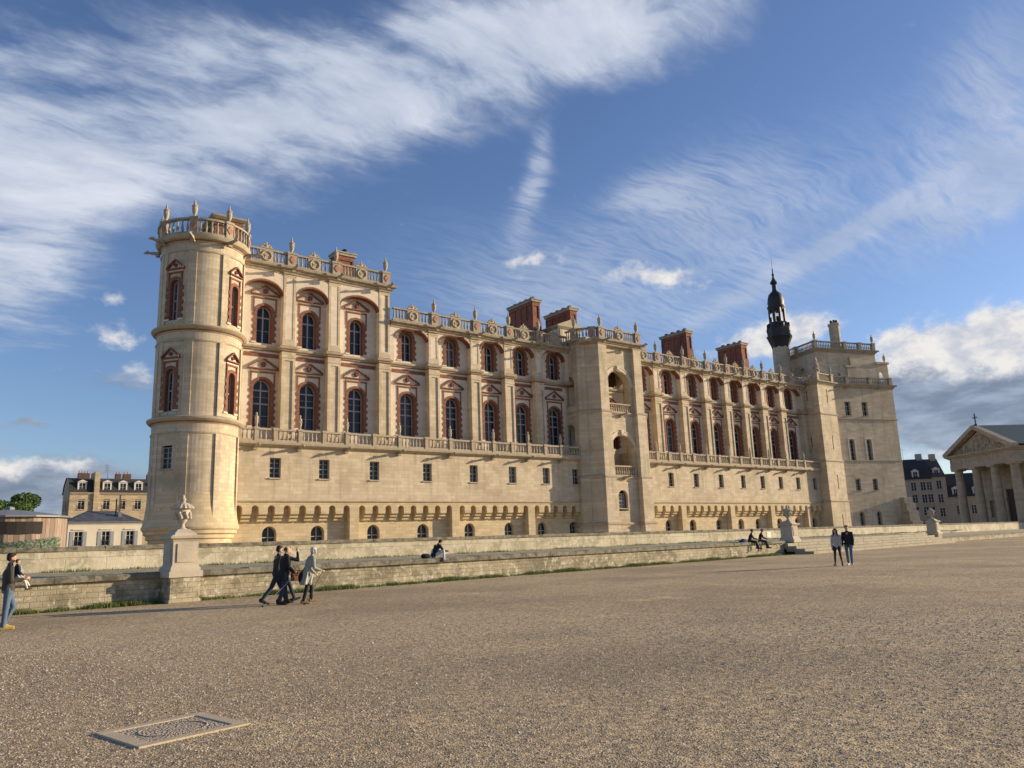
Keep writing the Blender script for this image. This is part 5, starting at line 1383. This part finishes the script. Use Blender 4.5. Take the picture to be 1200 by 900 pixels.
g1 = 'group strolling together along the low wall'
pA = person('dark-haired man in a brown jacket, hindmost of the three close together', (8.82, 23.75, 0), rad(-4), 1.8, ((24, 2), (-24, 14)), ((14, 20), (-14, 22)), 5, 6, top='brown_coat', bottom='dark_jeans', group=None)
pB = person('balding man in a black coat nearest the camera, holding a trekking pole', (8.8, 23.1, 0), rad(-2), 1.72, ((12, 4), (-6, 8)), ((24, 24), (6, 40)), 5, 8, top='black_cloth', bottom='dark_jeans', bald=True, hair='brown_hair', build=1.25, coat=.1)
pC = person('person in dark clothes raising a hand to the face, beside the balding man', (9.12, 23.75, 0), rad(-6), 1.7, ((22, 2), (-12, 8)), ((20, 30), (75, 110)), 3, 2, top='black_cloth', bottom='dark_jeans', hair='brown_hair')
pD = person('white-haired woman in a long pale coat, walking ahead with a trekking pole', (9.4, 22.8, 0), rad(-2), 1.68, ((26, 26), (-4, 10)), ((10, 30), (2, 68)), 16, 8, top='pale_coat', bottom='black_cloth', shoes='tan_shoe', hair='white_hair', long_hair=.35, coat=.17, coat_mat='cream_lining')
hB = hand(pB, 1); stick(hB, (hB.x - 1.02, hB.y - .1, 0), M['alloy'], 'thin metal trekking pole trailing behind the balding man')
hD = hand(pD, 1); stick(hD, (hD.x - .62, hD.y - .15, 0), M['shoe_black'], 'dark trekking pole slanting back from the white-haired woman')
m = MB(); m.box(-.2, .2, -.06, .06, 0, .26); bag = m.build('body', M['leather'], None, bevel=.03); bg = empty('handbag', (9.3, 23.3, .66)); bag.parent = bg
m = MB(); m.tube((-.14, 0, .24), (0, 0, .46), .012); m.tube((0, 0, .46), (.14, 0, .24), .012); m.build('strap', M['leather'], bg); tag(bg, 'tan leather handbag carried in the middle of the walking group', 'bag')
m = MB(); m.ell((0, 0, .2), (.13, .09, .2), 14, 9); bb = m.build('body', M['black_cloth'], smooth=60); bg = empty('shoulder_bag', (9.3, 22.9, .55)); bb.parent = bg
m = MB(); m.tube((0, 0, .38), (.22, -.08, .85), .012); m.build('strap', M['black_cloth'], bg); tag(bg, 'dark bag hanging behind the woman in the pale coat', 'bag')

pE = person('man in jeans and yellow shoes carrying a small child', (1.77, 22.05, 0), rad(2), 1.76, ((20, 42), (-3, 0)), ((8, 82), (4, 96)), 0, 6, top='olive_coat', bottom='jeans', shoes='yellow_shoe', build=1.1)
pF = person('small child in a navy top, carried by the man with yellow shoes', (1.92, 21.97, 0), rad(8), .8, ((62, 30), (50, 30)), ((10, 40), (14, 30)), -4, 6, top='navy_cloth', bottom='white_cloth', hair='brown_hair', seat=1.22, build=1.3)

g2 = 'couple'
pG = person('woman with long dark hair, pale knit sweater and black shorts', (33.8, 20.05, 0), rad(200), 1.74, ((-20, 16), (20, 2)), ((6, 14), (-4, 16)), 0, 10, top='knit', bottom='black_cloth', long_hair=True, skirt=1, build=.85)
pH = person('man in a black zipped jacket, jeans and white shoes, walking beside a woman', (34.12, 19.66, 0), rad(205), 1.84, ((18, 2), (-14, 10)), ((0, 26), (4, 26)), 0, 4, top='black_cloth', bottom='jeans', shoes='shoe_white', abd=(7, 9))

wp = lambda X, off: FT(uX(X), 0, off)
a = wp(18.45, .28)
pI = person('man in black sitting cross-legged on the low wall, head bent over his hands', (a.x, a.y, H1), TA, 1.72, ((138, 146), (128, 140)), ((40, 50), (36, 54)), 26, 38, top='black_cloth', bottom='white_cloth', shoes='grey_cloth', seat=.13, splay=(38, 38))
a2 = wp(17.98, .3)
m = MB(); m.ell((0, 0, .12), (.22, .15, .12), 16, 9); m.tube((-.14, 0, .17), (.14, 0, .17), .06); rb = empty('rucksack', (a2.x, a2.y, H1 + .0)); m.build('body', M['black_cloth'], rb, smooth=60)
m = MB(); m.tube((-.12, -.1, .2), (.1, -.15, .08), .016); m.build('strap', M['shoe_black'], rb); tag(rb, 'black rucksack lying on the low wall behind the man sitting cross-legged', 'bag')
for X, lab, t, bt in ((45.95, 'man in a dark jacket sitting on the low wall with a blue garment behind him', 'navy_cloth', 'black_cloth'), (47.35, 'man in black sitting on the low wall with legs dangling, nearer the middle pedestal', 'black_cloth', 'dark_jeans')):
    a = wp(X, .1); person(lab, (a.x, a.y, H1), TA - rad(58), 1.76, ((84, 80), (80, 62)), ((30, 40), (22, 50)), 16, 12, top=t, bottom=bt, seat=.1)
a = wp(45.45, .35); m = MB(); m.ell((0, 0, .1), (.33, .22, .12), 14, 8); m.ell((.1, .05, .18), (.2, .15, .1), 10, 6)
o = remesh(m, 'folded_garment', M['blue_cloth'], None, .02); o.location = (a.x, a.y, H1 - .0); tag(o, 'bright blue garment lying on the low wall beside the seated pair', 'garment')
# ------------------------------------------------------------------ sky, sun, camera
SUN_AZ, SUN_EL = 112.0, 13.0
w = bpy.data.worlds.new('World'); sc.world = w; w.use_nodes = True
N = NT(w.node_tree); N.n.clear()
out = N.new('ShaderNodeOutputWorld'); bg = N.new('ShaderNodeBackground'); N.l.new(bg.outputs[0], out.inputs[0])
sky = N.new('ShaderNodeTexSky'); sky.sky_type = 'NISHITA'; sky.sun_disc = False
sky.sun_elevation = rad(SUN_EL); sky.sun_rotation = rad(SUN_AZ); sky.air_density = 1.0; sky.dust_density = .6; sky.ozone_density = 1.5; sky.altitude = 80
D = N.v('NORMALIZE', N.new('ShaderNodeTexCoord').outputs['Generated'])
s = N.sep(D)
CIR = [(7.7, 27.4, 0.309, 0.098, 12, 1.0), (26.4, 33.1, 0.334, 0.07, 9, 1.0), (45.5, 36.3, 0.259, 0.055, 4, 0.9), (0.5, 18.6, 0.085, 0.083, 58, 1.0), (1.5, 28.0, 0.141, 0.15, -2, 0.6), (4.6, 15.1, 0.066, 0.056, 18, 0.45), (39.6, 26.6, 0.014, 0.062, -18, 1.1), (49.6, 24.8, 0.06, 0.024, 8, 0.7), (63.4, 20.0, 0.19, 0.012, 20, 1.1), (72.1, 25.8, 0.054, 0.108, -22, 0.75), (65.8, 21.6, 0.184, 0.126, 8, 0.42), (41.0, 19.6, 0.153, 0.066, 18, 0.7), (54.8, 21.9, 0.115, 0.094, -32, 0.6), (44.1, 16.0, 0.153, 0.055, -2, 0.6), (72.3, 20.8, 0.082, 0.022, 18, 0.9), (30.4, 21.1, 0.13, 0.065, 8, 0.3)]
CUM = [(49.0, 18.6, 0.05, 0.012, -10, 1.0), (39.0, 20.4, 0.035, 0.01, 3, 0.7), (9.6, 14.3, 0.024, 0.01, -12, 0.9), (8.7, 16.6, 0.019, 0.007, -2, 0.5), (11.1, 11.9, 0.026, 0.014, -2, 0.5), (58.1, 13.6, 0.052, 0.017, 8, 1.0), (55.7, 13.5, 0.063, 0.019, 13, 0.9), (68.0, 11.5, 0.091, 0.025, 6, 1.1), (71.0, 11.2, 0.056, 0.033, -2, 1.1), (64.6, 12.3, 0.03, 0.016, -2, 0.6), (4.2, 5.7, 0.043, 0.013, -2, 0.9), (7.5, 5.6, 0.025, 0.009, -2, 0.6), (67.6, 4.6, 0.114, 0.009, -2, 0.5)]
GRY = [(68.9, 7.7, 0.118, 0.059, -2, 1.0), (64.7, 9.7, 0.039, 0.025, -2, 0.6), (6.4, 4.4, 0.123, 0.032, -2, 0.9), (4.7, 8.3, 0.028, 0.005, -2, 0.5), (71.4, 9.0, 0.055, 0.046, -2, 0.6), (10.4, 11.2, 0.059, 0.02, -2, 0.4)]
def blobsum(L, vec):
    tot = None
    for az, el, wx, wy, an, k in L:
        a, e = rad(az), rad(el)
        c = Vector((sin(a) * cos(e), cos(a) * cos(e), sin(e))); r_ = Vector((cos(a), -sin(a), 0)); u_ = r_.cross(c)
        t = rad(an); A = (r_ * cos(t) + u_ * sin(t)) / wx; B = (-r_ * sin(t) + u_ * cos(t)) / wy
        x = N.v('DOT_PRODUCT', vec, tuple(A)); y = N.v('DOT_PRODUCT', vec, tuple(B)); y0 = 0
        q = N.m('ADD', N.m('MULTIPLY', x, x), N.m('MULTIPLY', y, y))
        g = N.m('MULTIPLY', N.m('POWER', 2.71828, N.m('MULTIPLY', q, -.9)), k)
        g = N.m('MULTIPLY', g, N.m('GREATER_THAN', N.v('DOT_PRODUCT', vec, tuple(c)), 0.0))
        tot = g if tot is None else N.m('ADD', tot, g)
    return N.m('MINIMUM', tot, 1.25)
# cirrus lives on a high flat layer
dz = N.m('ADD', N.m('MAXIMUM', s[2], 0.0), .12)
pl = N.comb(N.m('DIVIDE', s[0], dz), N.m('DIVIDE', s[1], dz))
def rot(vec, a, sx, sy):
    mp = N.new('ShaderNodeMapping'); N.set(mp.inputs[0], vec); mp.inputs['Rotation'].default_value = (0, 0, rad(a)); mp.inputs['Scale'].default_value = (sx, sy, 1); return mp.outputs[0]
warp = N.noise(pl, 1.3, 4, .6, color=True)
plw = N.v('ADD', pl, N.v('MULTIPLY', N.v('SUBTRACT', warp, (.5, .5, .5)), (.3, .3, 0)))
f1 = N.noise(rot(plw, -32, 1.0, 2.1), 1.5, 7, .62, 0); f2 = N.noise(rot(plw, -20, 1.0, 1.8), 5.5, 6, .65, 0); f3 = N.noise(plw, .8, 3, .5)
fb = N.m('ADD', N.m('MULTIPLY', f1, .55), N.m('ADD', N.m('MULTIPLY', f2, .25), N.m('MULTIPLY', f3, .2)))
Dw = N.v('ADD', D, N.v('MULTIPLY', N.v('SUBTRACT', N.noise(D, 5, 5, .6, color=True), (.5, .5, .5)), (.11, .11, .07)))
mc = blobsum(CIR[:6], Dw)
Dt = N.v('ADD', D, N.v('MULTIPLY', N.v('SUBTRACT', N.noise(D, 7, 4, .6, color=True), (.5, .5, .5)), (.05, .05, .03)))
mt = blobsum(CIR[6:], Dt)
g1_ = N.noise(rot(plw, -58, .8, 4.5), 4.5, 7, .62, 0); g2_ = N.noise(rot(plw, 12, .8, 4.0), 6.0, 6, .62, 0)
rid = lambda f: N.m('SUBTRACT', 1.0, N.m('MULTIPLY', N.m('ABSOLUTE', N.m('SUBTRACT', f, .5)), 5.0), clamp=True)
fib = N.m('ADD', N.m('MULTIPLY', rid(g1_), .55), N.m('ADD', N.m('MULTIPLY', rid(g2_), .4), .22))
thin = N.m('MULTIPLY', N.ramp(N.m('MULTIPLY', mt, fib), .1, 1.25), .62)
cir = N.m('MULTIPLY', N.ramp(N.m('ADD', N.m('MULTIPLY', mc, N.m('ADD', 1.0, N.m('MULTIPLY', N.m('SUBTRACT', fb, .5), 4.6))), N.m('MULTIPLY', N.m('SUBTRACT', fb, .5), .3)), .34, 1.3), .95)
# cumulus
Dc = N.v('ADD', D, N.v('MULTIPLY', N.v('SUBTRACT', N.noise(D, 26, 6, .6, color=True), (.5, .5, .5)), (.05, .05, .035)))
cn = N.noise(N.v('MULTIPLY', D, (1, 1, 1.6)), 34, 7, .6)
mu = blobsum(CUM, Dc)
cum = N.ramp(N.m('ADD', mu, N.m('MULTIPLY', N.m('SUBTRACT', cn, .5), 1.3)), .16, 1.0)
mg = blobsum(GRY, Dc)
gn = N.noise(N.v('MULTIPLY', D, (1, 1, 3.2)), 14, 6, .6)
gry = N.m('MULTIPLY', N.ramp(N.m('ADD', mg, N.m('MULTIPLY', N.m('SUBTRACT', gn, .5), .9)), .18, .62), .93)
SKYK = 1.0
base = N.mix(1.0, sky.outputs[0], (.87, .98, 1.3, 1), 'MULTIPLY')
CB = 1.0
cshade = N.mix(N.ramp(fb, .4, .68), (3.4, 4.0, 5.2, 1), (6.0, 6.3, 7.0, 1))
cir = N.m('SUBTRACT', 1.0, N.m('MULTIPLY', N.m('SUBTRACT', 1.0, cir), N.m('SUBTRACT', 1.0, thin)))
col = N.mix(cir, base, cshade)
gcol = N.mix(N.ramp(gn, .35, .7), (1.5, 1.85, 2.6, 1), (2.9, 3.4, 4.3, 1))
col = N.mix(gry, col, gcol)
col = N.mix(cum, col, N.mix(N.ramp(cn, .3, .65), (4.4, 4.7, 5.4, 1), (6.9, 6.7, 6.5, 1)))
N.set(bg.inputs['Color'], col); bg.inputs['Strength'].default_value = .094
su = bpy.data.lights.new('sun', 'SUN'); su.energy = 5.0; su.angle = rad(.53); su.color = (1, .81, .57)
so = bpy.data.objects.new('sun', su); COL.objects.link(so)
a, e = rad(SUN_AZ), rad(SUN_EL); d = Vector((sin(a) * cos(e), cos(a) * cos(e), sin(e)))
so.rotation_euler = d.to_track_quat('Z', 'Y').to_euler(); so.location = (60, -40, 60)
cam = bpy.data.cameras.new('camera'); co = bpy.data.objects.new('camera', cam); COL.objects.link(co); sc.camera = co
yaw, pit, rol = 0.65207552, 0.20158858, -0.0349271
f0 = Vector((sin(yaw), cos(yaw), 0)); r0 = Vector((cos(yaw), -sin(yaw), 0)); u0 = Vector((0, 0, 1))
fw = f0 * cos(pit) + u0 * sin(pit); u1 = -f0 * sin(pit) + u0 * cos(pit)
rr = r0 * cos(rol) + u1 * sin(rol); uu = -r0 * sin(rol) + u1 * cos(rol)
co.matrix_world = Matrix(((rr.x, uu.x, -fw.x, 0), (rr.y, uu.y, -fw.y, 0), (rr.z, uu.z, -fw.z, 1.6), (0, 0, 0, 1)))
cam.sensor_width = 36; cam.lens = 904 / 1200 * 36; cam.clip_end = 5000; cam.clip_start = .1
sc.render.engine = 'CYCLES'
sc.view_settings.view_transform = 'Standard'; sc.view_settings.look = 'None'; sc.view_settings.gamma = 1; sc.view_settings.exposure = .42
for o in list(bpy.data.objects):
    if 'hands' in o: del o['hands']
